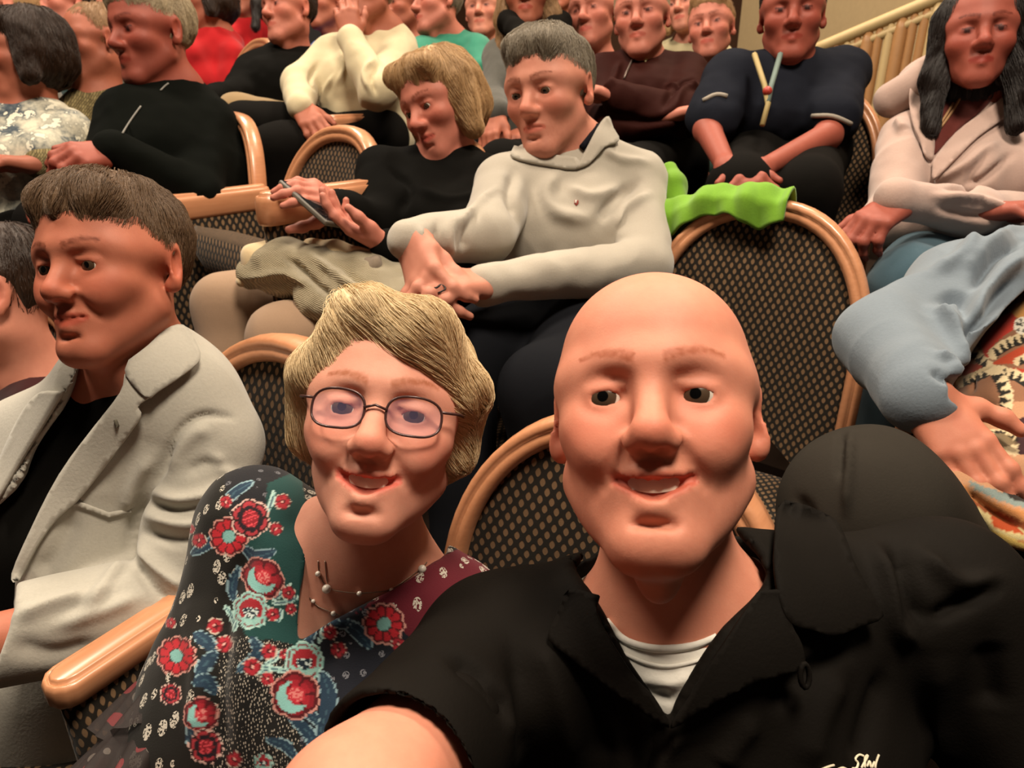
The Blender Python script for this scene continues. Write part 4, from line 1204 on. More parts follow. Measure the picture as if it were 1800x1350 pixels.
    for f in ((402, 943, 36, 'A', 0.2), (440, 912, 36, 'E', 0.4), (497, 882, 15, 'C'), (462, 1016, 42, 'B', -0.9, 0.85), (441, 1073, 34, 'D', 0), (507, 1042, 13, 'C'), (480, 1080, 13, 'C', 0.5), (511, 1070, 11, 'C', 0.3),
              (395, 1132, 16, 'C', 0.2), (443, 1172, 17, 'C'), (473, 1145, 15, 'C', 0.7), (500, 1150, 10, 'C'), (470, 1193, 13, 'C', 0.4), (535, 1162, 36, 'D', 0.1), (519, 1222, 45, 'B', -0.6), (675, 1097, 38, 'A', 0.1),
              (595, 1142, 15, 'C', 0.2), (700, 1132, 13, 'C', 0.9), (580, 1112, 14, 'C', 0.1), (310, 1153, 36, 'A', 0.3), (353, 1257, 33, 'B', -0.5), (362, 1312, 32, 'E', 0.2), (463, 1340, 17, 'D'), (378, 1100, 15, 'C', 0.6),
              (397, 882, 12, 'C'), (485, 930, 12, 'C', 0.4), (350, 950, 14, 'C', 0.2), (335, 930, 9, 'C'), (300, 1095, 10, 'C'), (300, 1220, 20, 'E', 0.6), (412, 1335, 15, 'C')):
        flower(*f)
    return col, msk
def dress_material():
    t = NT('floral_dress_print'); a = t.n('ShaderNodeAttribute', attribute_name='Col'); m = t.n('ShaderNodeAttribute', attribute_name='puv')
    s = t.n('ShaderNodeSeparateXYZ'); t.l(m.outputs['Vector'], s.inputs[0])
    def cells(scale, rot, thr, stretch=(1, 1, 1)):
        v = t.n('ShaderNodeTexVoronoi', feature='F1'); v.inputs['Scale'].default_value = scale; v.inputs['Randomness'].default_value = 0.55
        t.l(t.coords(stretch, rot), v.inputs['Vector']); return t.math('LESS_THAN', v.outputs['Distance'], thr)
    micro = t.math('MULTIPLY', cells(330, (0.3, 0.2, 0.6), 0.34, (1.6, 1, 0.8)), s.outputs[0])
    fern = t.math('MULTIPLY', t.math('MULTIPLY', cells(50, (0.1, 0.5, 0.2), 0.33, (1.4, 1, 0.8)), t.math('GREATER_THAN', t.noise(t.coords(), 500, 1), 0.47)), s.outputs[1])
    star = t.math('MULTIPLY', t.math('MULTIPLY', cells(75, (0.2, 0.1, 0.4), 0.26), t.math('GREATER_THAN', t.noise(t.coords(), 600, 1), 0.45)), s.outputs[2])
    c = t.mix(micro, a.outputs['Color'], lin('8f877c')); c = t.mix(fern, c, lin('b3aca0')); c = t.mix(t.math('MULTIPLY', star, 0.6), c, lin('7f7f86'))
    t.col(c); t.bump(t.noise(t.coords(), 700, 2), 0.25, 0.0012); t.set(Roughness=0.85, Sheen_Weight=0.1, Specular_IOR_Level=0.2)
    return t.m
def sheer_material():
    t = NT('sheer_chiffon'); n = t.noise(t.coords(), 60, 3); v = t.n('ShaderNodeTexVoronoi'); v.inputs['Scale'].default_value = 38; t.l(t.coords(), v.inputs['Vector'])
    big = t.n('ShaderNodeTexVoronoi'); big.inputs['Scale'].default_value = 30; t.l(t.coords(), big.inputs['Vector'])
    dot = t.math('LESS_THAN', v.outputs['Distance'], 0.22); fl = t.math('LESS_THAN', big.outputs['Distance'], 0.27)
    t.col(t.mix(t.math('MULTIPLY', fl, 0.8), t.mix(t.math('MULTIPLY', dot, 0.35), lin('241a18'), lin('8a8078')), lin('7a2c30')))
    t.set(Roughness=0.8, Alpha=0.78); t.l(t.math('MULTIPLY_ADD', n, 0.25, 0.62), t.b.inputs['Alpha'])
    return t.m
def build_floral_woman():
    root = thing('person', 'smiling blonde woman in glasses and a black floral V-neck dress with pearl necklace', 'person', P(560, 1700, 0.85))
    sc = 0.95; C = P(682, 745, 0.715); M = head_basis(3, 9, 7)
    nb = P(628, 1000, 0.785); shR, shL = P(452, 925, 0.82), P(800, 1080, 0.80)
    elR, wrR = P(345, 1290, 0.74), P(260, 1480, 0.62)
    ch, be = P(560, 1230, 0.80), P(530, 1440, 0.83)
    sv = nrm(shL - shR); b = Sdf()
    head_sdf(b, C, M, sc, smile=1.0, fem=0.9, jowl=0.2, neck_to=nb, neck_r=0.056)
    b.cone(nb, ch, 0.072, 0.088, 0.04, n=sv, s=1.35); b.cone(nb, shR, 0.042, 0.04, 0.03); b.cone(nb, shL, 0.042, 0.04, 0.03)
    b.chain([shR, elR, wrR], [0.038, 0.036, 0.026], 0.03); b.chain([shL, P(860, 1400, 0.8)], [0.038, 0.036], 0.03)
    hand_sdf(b, wrR, wrR - elR, UPV, -1, 0.92)
    sf = Surf(*b.mesh(0.0028))
    body = sf.obj('body', SKIN_B, root, head_colors(sf.v, C, M, sc, brow=(0.62, 0.48, 0.36), smile=1.0, lips=(0.84, 0.42, 0.42)))
    eyes(C, M, sc, body, (0.0, 0.02)); teeth(C, M, sc, body)
    make_hair('pixie', C, M, sc, hm('light_blonde_hair', 'b8935f', 'f6e3bb'), root, 9000, 0.0035, 0.00028, 5)
    # glasses
    L = lambda x, y, z: C + M @ (np.array([x, y, z]) * sc)
    g = thing('spectacles', '', '', C); del g['category']; del g['label']
    attach(g, root); FR = plain('dark_glasses_frame', '4a3230', 0.3, 0.2)
    parts = []; t = NT('spectacle_lens'); t.col((0.55, 0.45, 0.8)); t.set(Roughness=0.03, Alpha=0.11, Specular_IOR_Level=0.8)  # purple reflection on the glasses is put into the lens colour
    for q in (-1, 1):
        a = np.linspace(0, 2 * math.pi, 33)[:-1]
        ring = [L(q * 0.034 + 0.0245 * math.copysign(abs(math.cos(x)) ** 0.75, math.cos(x)), 0.100 - 0.012 * abs(math.cos(x)) * (math.cos(x) * q > 0), 0.0 + 0.0175 * math.copysign(abs(math.sin(x)) ** 0.75, math.sin(x))) for x in a]
        V, Fc = tube(ring, 0.0012, 6, True); link_mesh('rim', V, Fc, FR, g)
        link_mesh('lens', np.array([np.mean(ring, 0)] + ring), [(0, i + 1, (i + 1) % 32 + 1) for i in range(32)], t.m, g)
        V, Fc = tube([L(q * 0.0575, 0.088, 0.008), L(q * 0.074, 0.07, 0.01), L(q * 0.084, 0.0, 0.012), L(q * 0.082, -0.02, 0.0)], 0.0013, 6); link_mesh('temple', V, Fc, FR, g)
    V, Fc = tube([L(-0.0105, 0.101, 0.003), L(0, 0.104, 0.006), L(0.0105, 0.101, 0.003)], 0.0012, 6); link_mesh('bridge', V, Fc, FR, g)
    # earrings and pearls
    PEARL = plain('pearl', 'e9e2d6', 0.18, 0.0, 0.8, 0.02); SILV = plain('fine_chain', '8d7c6c', 0.35, 0.8)
    for q in (-1, 1): V, Fc = ball(L(q * 0.084, 0.002, -0.034), 0.0045, None, 14, 10); link_mesh('earring', V, Fc, PEARL, root)
    nk = None
    for run in ([(560, 985), (562, 1008), (577, 1033), (605, 1040), (632, 1042), (662, 1040), (690, 1034), (738, 1000), (752, 985)], [(545, 1050), (560, 1066), (587, 1077), (610, 1084), (630, 1080)], [(572, 985), (574, 1010), (577, 1030)]):
        o = cord(sf, run, 0.0005, 0.0008, SILV, 'necklace', root if nk is None else nk, 6, 5); nk = nk or o
    for (x, y, r) in ((561, 1008, 0.0027), (577, 1033, 0.0044), (632, 1042, 0.0026), (687, 1036, 0.0022), (738, 1000, 0.0042), (587, 1077, 0.0025), (552, 1056, 0.002)):
        l, n = sf.hit(x, y)
        if l is not None: V, Fc = ball(l + n * r * 0.8, r, None, 14, 10); link_mesh('pearl', V, Fc, PEARL, nk)
    # dress
    s = Sdf()
    s.cone(nb - UPV * 0.03, ch, 0.086, 0.112, 0.05, n=sv, s=1.42); s.cone(ch, be, 0.112, 0.115, 0.05, n=sv, s=1.35)
    fd = -FWD * 0.9 + UPV * 0.1
    for q, o in ((-1, 0.075), (1, 0.07)): s.ell(ch + fd * 0.08 + sv * o * q - UPV * 0.01, (0.068, 0.068, 0.068), None, 0.06)
    s.cone(nb - UPV * 0.022, shR, 0.05, 0.058, 0.05); s.cone(nb - UPV * 0.022, shL, 0.05, 0.058, 0.05)
    s.chain([shR, elR, elR * 0.7 + wrR * 0.3], [0.058, 0.052, 0.05], 0.04)
    s.carve_poly([(545, 930), (535, 990), (527, 1050), (524, 1100), (528, 1124), (560, 1108), (620, 1076), (680, 1042), (740, 1006), (790, 960), (700, 880), (600, 880)], 0.4, 0.86, 0.002)
    ds = Surf(*s.mesh(0.002))
    ds.rumple(0.003, 14, 4); ds.rumple(0.0012, 45, 6)
    ds.creases([([(440, 960), (400, 1050), (375, 1150)], 0.012, -0.005), ([(470, 1000), (440, 1100), (420, 1250)], 0.016, 0.005), ([(400, 1100), (385, 1200), (390, 1340)], 0.010, -0.008), ([(600, 1120), (560, 1200), (545, 1340)], 0.018, -0.005), ([(330, 1080), (350, 1180), (340, 1300)], 0.012, 0.004)])
    col, msk = flower_print(ds.v)
    link_mesh('dress', ds.v, ds.q, dress_material(), root, col, uv=msk)
    # sheer ruffled sleeve end
    SH = sheer_material()
    def ruffle(A, B, r0, r1, ph, k):
        ax = nrm(B - A); X = nrm(np.cross(ax, FWD)); Y = np.cross(ax, X); V = []
        nu, nv = 90, 16
        for j in range(nv + 1):
            t = j / nv
            for i in range(nu):
                a = 2 * math.pi * i / nu; w = 0.012 * t * math.sin(a * k + ph) + 0.007 * t * math.sin(a * (k * 2 + 1) + 1.3 * ph)
                r = r0 + (r1 - r0) * t ** 0.8 + w
                V.append(A + (B - A) * t + X * math.cos(a) * r + Y * math.sin(a) * r * 0.8 + ax * 0.010 * t * math.sin(a * 3 + ph))
        return np.array(V), [(j * nu + i, j * nu + (i + 1) % nu, (j + 1) * nu + (i + 1) % nu, (j + 1) * nu + i) for j in range(nv) for i in range(nu)]
    V, Fc = ruffle(P(336, 1200, 0.75), P(268, 1320, 0.70), 0.042, 0.05, 0.4, 7); link_mesh('sheer_sleeve', V, Fc, SH, root)
    V, Fc = ruffle(P(292, 1285, 0.715), P(225, 1440, 0.66), 0.042, 0.066, 2.0, 8); link_mesh('sheer_sleeve', V, Fc, SH, root)
build_floral_woman()
# ================================================================== the man in the linen blazer
LINEN = cloth('pale_linen', 'b3aea2', 0.10, 0.9, 500, 0.5, 0.2, 0.15, 1.2)
BLACK_KNIT = cloth('black_knit', '0d0c0a', 0.3, 0.9, 600, 0.3, 0.1)
SKIN_C = skin('skin_warm', 'b87058')
def build_blazer_man():
    root = thing('person', 'brown-haired man in a pale linen blazer over a black shirt at the left', 'person', P(150, 1700, 1.1))
    C = P(205, 478, 0.965); M = head_basis(-14, -6, -3)
    nb = P(248, 668, 1.03); shL, shR = P(368, 785, 1.02), P(-10, 800, 1.16)
    elL, wrL = P(322, 1050, 0.985), P(-70, 1135, 0.86)
    ch, be = P(150, 950, 1.11), P(90, 1400, 1.18)
    sv = nrm(shL - shR); b = Sdf()
    head_sdf(b, C, M, 0.97, smile=0.35, jowl=0.5, neck_to=nb, neck_r=0.06)
    b.cone(nb, ch, 0.075, 0.09, 0.04, n=sv, s=1.3); b.cone(nb, shL, 0.045, 0.04, 0.03); b.cone(nb, shR, 0.045, 0.04, 0.03)
    b.chain([shL, elL, wrL], [0.04, 0.038, 0.028], 0.03); hand_sdf(b, wrL, wrL - elL, UPW, 1)
    sf = Surf(*b.mesh(0.003))
    body = sf.obj('body', SKIN_C, root, head_colors(sf.v, C, M, 0.97, brow=(0.4, 0.3, 0.24), smile=0.3))
    eyes(C, M, 0.97, body, (0, -0.05))
    make_hair('short', C, M, 0.97, hm('greying_brown_hair', '3a281b', '82664b'), root, 7000, 0.0035, 0.0003, 8)
    k = Sdf(); k.cone(nb - UPW * 0.03, ch, 0.088, 0.118, 0.05, n=sv, s=1.4); k.cone(ch, be, 0.118, 0.125, 0.05, n=sv, s=1.35)
    ks = Surf(*k.mesh(0.006)); ks.rumple(0.004, 14, 3); ks.obj('shirt', BLACK_KNIT, root)
    s = Sdf()
    s.cone(nb - UPW * 0.025, ch, 0.098, 0.135, 0.05, n=sv, s=1.42); s.cone(ch, be, 0.135, 0.15, 0.05, n=sv, s=1.38)
    s.cone(nb - UPW * 0.005, shL, 0.062, 0.066, 0.06); s.cone(nb - UPW * 0.01, shR, 0.062, 0.066, 0.06)
    s.chain([shL, elL, wrL], [0.068, 0.068, 0.058], 0.012)
    base = Surf(*s.mesh(0.007))
    s.carve_poly([(218, 640), (217, 690), (172, 748), (112, 832), (62, 930), (30, 1000), (26, 1060), (10, 1120), (-120, 1400), (-260, 1300), (-200, 1000), (0, 885), (60, 790), (122, 690), (140, 640)], 0.6, 1.16)
    ss = Surf(*s.mesh(0.0042))
    ss.smooth(1, 0.5); ss.rumple(0.003, 10, 7); ss.rumple(0.0055, 8, 17, (1, 1, 0.6), True)
    ss.creases([
        ([(286, 832), (300, 790), (322, 752), (358, 730), (408, 734)], 0.006, -0.005), ([(300, 832), (315, 795), (340, 765), (370, 752)], 0.012, 0.005),
        ([(268, 862), (320, 880), (390, 862), (430, 840)], 0.010, 0.008), ([(262, 885), (310, 895), (370, 885)], 0.007, -0.006), ([(258, 905), (330, 922), (420, 898)], 0.010, 0.008),
        ([(250, 935), (320, 950), (400, 930)], 0.008, -0.006), ([(246, 960), (280, 1000), (330, 1040)], 0.010, 0.008), ([(240, 985), (262, 1025), (300, 1062)], 0.007, -0.006),
        ([(232, 930), (228, 980), (205, 1010), (165, 1040)], 0.010, -0.005), ([(222, 985), (190, 1020), (150, 1075)], 0.010, 0.009), ([(300, 790), (268, 850), (240, 910), (230, 960)], 0.010, -0.006),
        ([(270, 800), (240, 850), (222, 900)], 0.012, 0.007), ([(100, 1100), (180, 1075), (240, 1050)], 0.010, 0.006), ([(30, 1085), (90, 1060), (160, 1042)], 0.010, 0.007),
        ([(370, 800), (400, 830), (420, 870)], 0.010, 0.005), ([(330, 830), (360, 815), (410, 820)], 0.008, -0.004), ([(130, 900), (100, 970), (60, 1010)], 0.016, -0.006), ([(20, 1130), (90, 1150), (170, 1130)], 0.014, -0.005)])
    jk = ss.obj('blazer', LINEN, root)
    panel(base, [(224, 660), (217, 690), (172, 748), (112, 832), (62, 930), (30, 1004), (40, 1020), (70, 962), (105, 912), (140, 880), (180, 830), (210, 790), (232, 760), (252, 730), (247, 714), (262, 702), (276, 690), (262, 668)], 0.009, 0.004, LINEN, 'lapel', jk, 8, sm=2)
    panel(base, [(232, 640), (228, 664), (262, 700), (282, 690), (322, 664), (348, 640), (338, 610), (318, 585), (290, 592), (262, 618)], 0.013, 0.004, LINEN, 'collar', jk, 8, sm=2)
    panel(base, [(122, 688), (86, 690), (60, 712), (36, 752), (14, 800), (-4, 850), (-10, 892), (2, 884), (58, 792)], 0.009, 0.004, LINEN, 'lapel', jk, 8, sm=2)
    panel(base, [(128, 876), (150, 884), (192, 900), (230, 892), (232, 899), (192, 909), (148, 893), (126, 886)], 0.004, 0.003, LINEN, 'pocket_welt', jk, 5, sm=0)
    panel(base, [(209, 734), (213, 733), (217, 744), (213, 748)], 0.012, 0.003, plain('buttonhole_thread', '5c574a', 0.9), 'buttonhole', jk, 3, sm=0)
build_blazer_man()
# the armrest between the blazer man and the woman, standing nearest at the left
def near_arm():
    a, b = P(330, 1066, 0.93), P(42, 1192, 0.765)
    d = b - a; d[2] = 0; L = np.linalg.norm(d); Fd = d / L
    r = thing('seat_armrest', 'wooden-capped armrest with patterned side panel between the blazer and the floral dress', 'armrest', (a[0], a[1], 0))
    r.rotation_euler = (0, 0, math.atan2(Fd[1], Fd[0]) - math.pi / 2)
    z = (a[2] + b[2]) / 2
    for nm in ('armrest', 'side_panel'):
        o = bpy.data.objects.new('wooden_cap' if nm == 'armrest' else nm, _SM[nm]); COL.objects.link(o); o.parent = r
        o.scale = (0.78, (L + 0.1) / 0.42, 0.75 if nm == 'armrest' else (z - 0.03) / 0.603); o.location = (0, -0.1, z - 0.646 * 0.75 if nm == 'armrest' else 0)
near_arm()
# ================================================================== the second row
SK1 = skin('skin_pink', 'ba7462', 0.0); SK2 = skin('skin_tan', 'a5614b', 0.0); SK3 = skin('skin_rosy', 'c4836e', 0.0); SK4 = skin('skin_deep_red_shade', '954d3e', 0.0)  # the deep red tone puts shade on the faces into the skin colour
BEIGE_TR = cloth('beige_trousers_cloth', '987d66', 0.08, 0.9, 700, 0.35, 0.1, 0, 1.0)
BLACK_TR = cloth('black_trousers_cloth', '100e0c', 0.2, 0.9, 600, 0.2)
GREY_SW = cloth('grey_sweater_cloth', 'aba294', 0.08, 0.95, 800, 0.4, 0.25, 0.1, 1.2)
GREY_TR = cloth('grey_trousers_cloth', '15161a', 0.1, 0.9, 600, 0.2)
# ---- blonde woman reading her phone
def blonde_with_phone():
    J = skeleton(P(776, 184, 1.74), 52, nb=P(785, 288, 1.79), shr=P(672, 305, 1.76), shl=P(852, 318, 1.72), pel=P(742, 505, 1.84), ch=P(745, 385, 1.78),
                 elr=P(660, 395, 1.66), wrr=P(598, 366, 1.56), ell=P(800, 470, 1.58), wrl=P(690, 440, 1.47),
                 hpl=P(720, 540, 1.72), hpr=P(650, 500, 1.78), knl=P(505, 600, 1.50), knr=P(400, 540, 1.66), anl=P(520, 900, 1.5), anr=P(430, 850, 1.66))
    figure('blonde woman in black with beige trousers, looking down at a phone', J, head_basis(-42, -26, -6), SK1, BLACK_KNIT, BEIGE_TR,
           ('bob', hm('sandy_blonde_hair', '7d5a38', 'd9b381'), 5000), h_body=0.0035, h_cloth=0.0055, fem=0.8, eye=True, look=(0.1, -0.3), girth=1.05, hsc=0.98,
           hands={'r': dict(y=P(545, 325, 1.46) - P(600, 362, 1.56), z=cvec(0.55, 0.5, 0.6), sc=0.95, curl=(0.35, 0.4, 0.45, 0.5), thumb=(0.5, 0.9)),
                  'l': dict(y=P(600, 395, 1.45) - P(690, 440, 1.47), z=cvec(0.1, -0.9, -0.2), sc=0.95, curl=(0.25, 0.3, 0.35, 0.4), thumb=(0.5, 0.35))},
           creases=[([(690, 300), (720, 330), (705, 370)], 0.012, -0.008), ([(735, 330), (790, 350), (850, 340)], 0.014, 0.006), ([(700, 400), (760, 410), (820, 390)], 0.012, -0.006)])
blonde_with_phone()
def slab_obj(name, c, half, M, r, mat, parent=None, seg=4):
    """a rounded slab"""
    bm = bmesh.new(); bmesh.ops.create_cube(bm, size=2)
    for v in bm.verts: v.co = Vector((v.co.x * half[0], v.co.y * half[1], v.co.z * half[2]))
    bmesh.ops.bevel(bm, geom=list(bm.edges), offset=r, segments=seg, affect='EDGES', profile=0.5)
    me = bpy.data.meshes.new(name); bm.to_mesh(me); bm.free(); me.materials.append(mat)
    A = Matrix([[*M[0]], [*M[1]], [*M[2]]])
    for v in me.vertices: v.co = A @ v.co + Vector(c)
    for p in me.polygons: p.use_smooth = True
    o = bpy.data.objects.new(name, me); COL.objects.link(o)
    if parent is not None: attach(o, parent)
    return o
def phone():
    a, b = P(519, 330, 1.47), P(588, 391, 1.43); c = (a + b) / 2; y = nrm(b - a); z = nrm(cvec(0.55, 0.75, 0.35)); B = basis(y, z)
    r = thing('phone', 'grey smartphone held up in the hands of the blonde woman', 'phone', c)
    slab_obj('case', c, (0.036, np.linalg.norm(b - a) / 2 + 0.012, 0.0055), B, 0.004, plain('grey_phone_case', '5b544a', 0.5), r)
    slab_obj('screen', c + B[:, 2] * 0.0052, (0.033, np.linalg.norm(b - a) / 2 + 0.008, 0.0010), B, 0.0005, plain('dark_phone_glass', '1a1a1c', 0.1), r, 2)
phone()
def knit_material(name, c0, c1, sc=420):
    t = NT(name); w = t.n('ShaderNodeTexWave', wave_type='BANDS', bands_direction='DIAGONAL'); w.inputs['Scale'].default_value = sc / 6.0; w.inputs['Distortion'].default_value = 2.5; w.inputs['Detail Scale'].default_value = 0.6
    t.l(t.coords(), w.inputs['Vector']); n = t.noise(t.coords(), 24, 3)
    t.col(t.mix(t.math('MULTIPLY_ADD', n, 0.4, t.math('MULTIPLY', w.outputs['Fac'], 0.7)), lin(c0), lin(c1)))
    t.bump(w.outputs['Fac'], 0.8, 0.006); t.set(Roughness=0.95, Sheen_Weight=0.2, Specular_IOR_Level=0.1); return t.m
KNIT = knit_material('cream_knit', '8f8066', 'd2c4a4', 800); FUZZ = cloth('cream_lining', 'ccb48c', 0.12, 0.95, 300, 0.5, 0.3)
def cardigan():
    r = thing('cardigan', 'cream cable-knit cardigan heaped on the lap of the blonde woman', 'cardigan', P(560, 520, 1.55))
    s = Sdf()
    s.chain([P(440, 480, 1.56), P(505, 470, 1.53), P(580, 490, 1.50), P(660, 505, 1.47), P(720, 520, 1.46)], [0.035, 0.055, 0.06, 0.06, 0.05], 0.03)
    s.chain([P(560, 530, 1.47), P(640, 545, 1.43), P(700, 550, 1.42)], [0.04, 0.05, 0.045], 0.04)
    f = Surf(*s.mesh(0.004)); f.rumple(0.008, 16, 2); f.rumple(0.004, 40, 4)
    f.creases([([(430, 490), (500, 480), (540, 500)], 0.008, 0.007), ([(500, 450), (545, 490), (580, 520)], 0.010, -0.010), ([(545, 450), (600, 490), (650, 520)], 0.010, 0.010), ([(600, 470), (640, 500), (690, 515)], 0.008, -0.008)])
    f.obj('knitted_body', KNIT, r)
    s = Sdf(); s.chain([P(425, 492, 1.55), P(455, 455, 1.55), P(485, 432, 1.56)], [0.012, 0.03, 0.018], 0.02); s.chain([P(545, 432, 1.52), P(590, 448, 1.49), P(650, 458, 1.47)], [0.016, 0.028, 0.02], 0.02)
    f = Surf(*s.mesh(0.004)); f.rumple(0.006, 22, 5); f.obj('lining', FUZZ, r)
    s = Sdf(); s.ell(P(655, 468, 1.44), (0.032, 0.028, 0.022), None, 0.01); f = Surf(*s.mesh(0.004)); f.rumple(0.006, 60, 2); f.obj('grey_pompom', cloth('grey_fluff', '77695a', 0.2, 0.95, 300, 0.8), r)
cardigan()
# ---- man in the grey sweater
def sweater_man():
    J = skeleton(P(968, 166, 1.50), 45, nb=P(1008, 268, 1.56), shl=P(1122, 318, 1.58), shr=P(892, 325, 1.51), ch=P(1000, 400, 1.57), pel=P(1010, 560, 1.62),
                 elr=P(855, 410, 1.36), wrr=P(722, 420, 1.25), ell=P(1130, 470, 1.45), wrl=P(862, 498, 1.27),
                 hpl=P(1060, 570, 1.50), hpr=P(950, 560, 1.55), knl=P(960, 690, 1.22), knr=P(800, 640, 1.32), anl=P(980, 1100, 1.25), anr=P(820, 1050, 1.35))
    def deco(root, tsf, to, sf):
        NAVY = cloth('navy_collar_lining', '15151c', 0.2)
        panel(tsf, [(1012, 300), (1030, 262), (1052, 222), (1066, 212), (1074, 232), (1084, 252), (1060, 262), (1035, 290)], 0.010, 0.006, GREY_SW, 'collar', to, 6)
        cord(tsf, [(1022, 262), (1040, 240), (1062, 208)], 0.007, 0.004, NAVY, 'collar_lining', to, 6)
        panel(tsf, [(905, 262), (960, 275), (1012, 280), (1010, 300), (950, 292), (900, 280)], 0.008, 0.005, GREY_SW, 'collar', to, 6)
        panel(tsf, [(1010, 352), (1017, 353), (1017, 358), (1013, 363), (1009, 358)], 0.002, 0.002, plain('red_logo_thread', '8e3a30', 0.8), 'chest_logo', to, 2.5, sm=0)
        panel(tsf, [(1011, 353), (1014, 353), (1013, 358), (1010, 358)], 0.0035, 0.002, plain('white_logo_thread', 'd8cfc4', 0.8), 'chest_logo', to, 2, sm=0)
    figure('grey-haired man in a light grey half-collar sweater, fiddling with something in his hands', J, head_basis(-33, -18, 2), SK3, GREY_SW, GREY_TR,
           ('short', hm('pepper_grey_hair', '4c4338', 'a0937f'), 6000), h_body=0.0035, h_cloth=0.005, eye=True, look=(0.0, -0.25), girth=1.12, collar=None, stub=(0.8, 0.72, 0.7),
           hands={'r': dict(y=P(748, 500, 1.20) - P(718, 412, 1.25), z=cvec(-0.75, 0.25, 0.65), curl=(0.5, 0.45, 0.4, 0.35), thumb=(0.25, 0.5)),
                  'l': dict(y=P(775, 492, 1.2) - P(862, 498, 1.27), z=cvec(0.2, 0.8, 0.5), curl=(0.5, 0.5, 0.5, 0.5), thumb=(0.35, 0.4))},
           creases=[([(985, 300), (960, 340), (980, 375), (1040, 385)], 0.016, 0.009), ([(1000, 330), (1040, 345), (1090, 330)], 0.014, 0.007), ([(905, 300), (895, 340), (905, 380)], 0.014, -0.008), ([(1120, 320), (1080, 350), (1050, 390)], 0.013, -0.010),
                    ([(1140, 340), (1100, 370), (1080, 400)], 0.012, 0.008), ([(870, 330), (830, 370), (800, 400)], 0.010, 0.007), ([(840, 360), (820, 410), (815, 440)], 0.009, -0.007), ([(800, 375), (790, 420), (795, 450)], 0.009, 0.007), ([(770, 390), (765, 430), (775, 455)], 0.008, -0.006), ([(740, 398), (740, 430), (755, 455)], 0.008, 0.006),
                    ([(1060, 262), (1090, 280), (1140, 285)], 0.012, 0.006)], deco=deco)
sweater_man()
V, Fc = tube(smooth_run([P(752, 500, 1.19), P(765, 506, 1.18), P(776, 500, 1.185), P(783, 508, 1.18), P(770, 515, 1.18)], 4), 0.0014, 6)
tag(link_mesh('earphone_cord', V, Fc, plain('black_cord_rubber', '131210', 0.5)), 'thin black cord between the fingers of the man in the grey sweater', 'cord')
# ---- heavy man in the black jumper
figure('heavy grey-haired man in a black jumper with a pale collar at the upper left', skeleton(P(268, 62, 1.95), 55, nb=P(305, 158, 2.02), shl=P(362, 215, 2.04), shr=P(225, 205, 1.94), ch=P(300, 275, 2.0), pel=P(330, 400, 2.06),
       ell=P(345, 345, 1.90), wrl=P(205, 268, 1.76), elr=P(190, 320, 1.86), wrr=P(130, 330, 1.72), knl=P(150, 430, 1.8), knr=P(90, 400, 1.9)), head_basis(-34, -16, 6), SK4, cloth('black_jumper_knit', '0b0d0a', 0.3, 0.95, 500, 0.3), BLACK_TR,
       ('short', hm('ash_grey_hair', '7d6a52', 'c8b796'), 4500), h_body=0.004, h_cloth=0.007, girth=1.28, arm=1.25, hsc=1.06, collar=(cloth('checked_collar', '8f9a90', 0.4, 0.9, 200), 0.066),
       hands={'l': dict(y=P(140, 272, 1.7) - P(205, 268, 1.76), z=cvec(0.1, 0.4, 0.9), curl=(0.6, 0.65, 0.7, 0.75))}, deco=lambda r, t, to, sf: (cord(t, [(215, 235), (235, 205), (252, 182)], 0.0022, 0.002, plain('pale_cord', '7d7a74', 0.7), 'shoulder_piping', to), cord(t, [(282, 160), (290, 152), (298, 146)], 0.0022, 0.002, plain('pale_cord', '7d7a74', 0.7), 'shoulder_piping', to)))
# ---- two women at the far left of that row
def lattice_mat():
    t = NT('brown_lattice_print'); v = t.n('ShaderNodeTexBrick'); v.inputs['Scale'].default_value = 55; v.inputs['Mortar Size'].default_value = 0.022; v.inputs['Color1'].default_value = (*lin('8b7d58'), 1); v.inputs['Color2'].default_value = (*lin('6a5d40'), 1); v.inputs['Mortar'].default_value = (*lin('15130e'), 1)
    t.l(t.coords(1.0, (1.2, 0.4, 0.5)), v.inputs['Vector']); t.col(v.outputs['Color']); t.bump(v.outputs['Fac'], 0.3, 0.003); t.set(Roughness=0.9, Specular_IOR_Level=0.1); return t.m
def splash_mat():
    t = NT('blue_white_print'); n = t.noise(t.coords(), 17, 5, 0.62); n2 = t.noise(t.coords(), 34, 3)
    t.col(t.mix(t.math('GREATER_THAN', n2, 0.58), t.ramp(n, [(0.38, lin('c9c2ae')), (0.5, lin('9a988c')), (0.58, lin('50585e')), (0.68, lin('232d3c'))]), lin('d8d3c0'))); t.set(Roughness=0.85, Specular_IOR_Level=0.2); t.bump(n, 0.3, 0.003); return t.m
figure('woman in a dark lattice-patterned top, turned left beside the man in the black jumper', skeleton(P(172, 80, 2.22), 62, nb=P(172, 178, 2.26), shl=P(240, 225, 2.24), shr=P(110, 225, 2.18), pel=P(190, 420, 2.25), ch=P(170, 290, 2.22), ell=P(150, 300, 2.02), wrl=P(70, 290, 1.95)),
       head_basis(-48, -14, 2), SK2, lattice_mat(), BLACK_TR, ('tail', hm('pale_brown_hair', '6d4e33', 'b08a62'), 2500), h_body=0.005, h_cloth=0.007, fem=0.7, hsc=0.92)
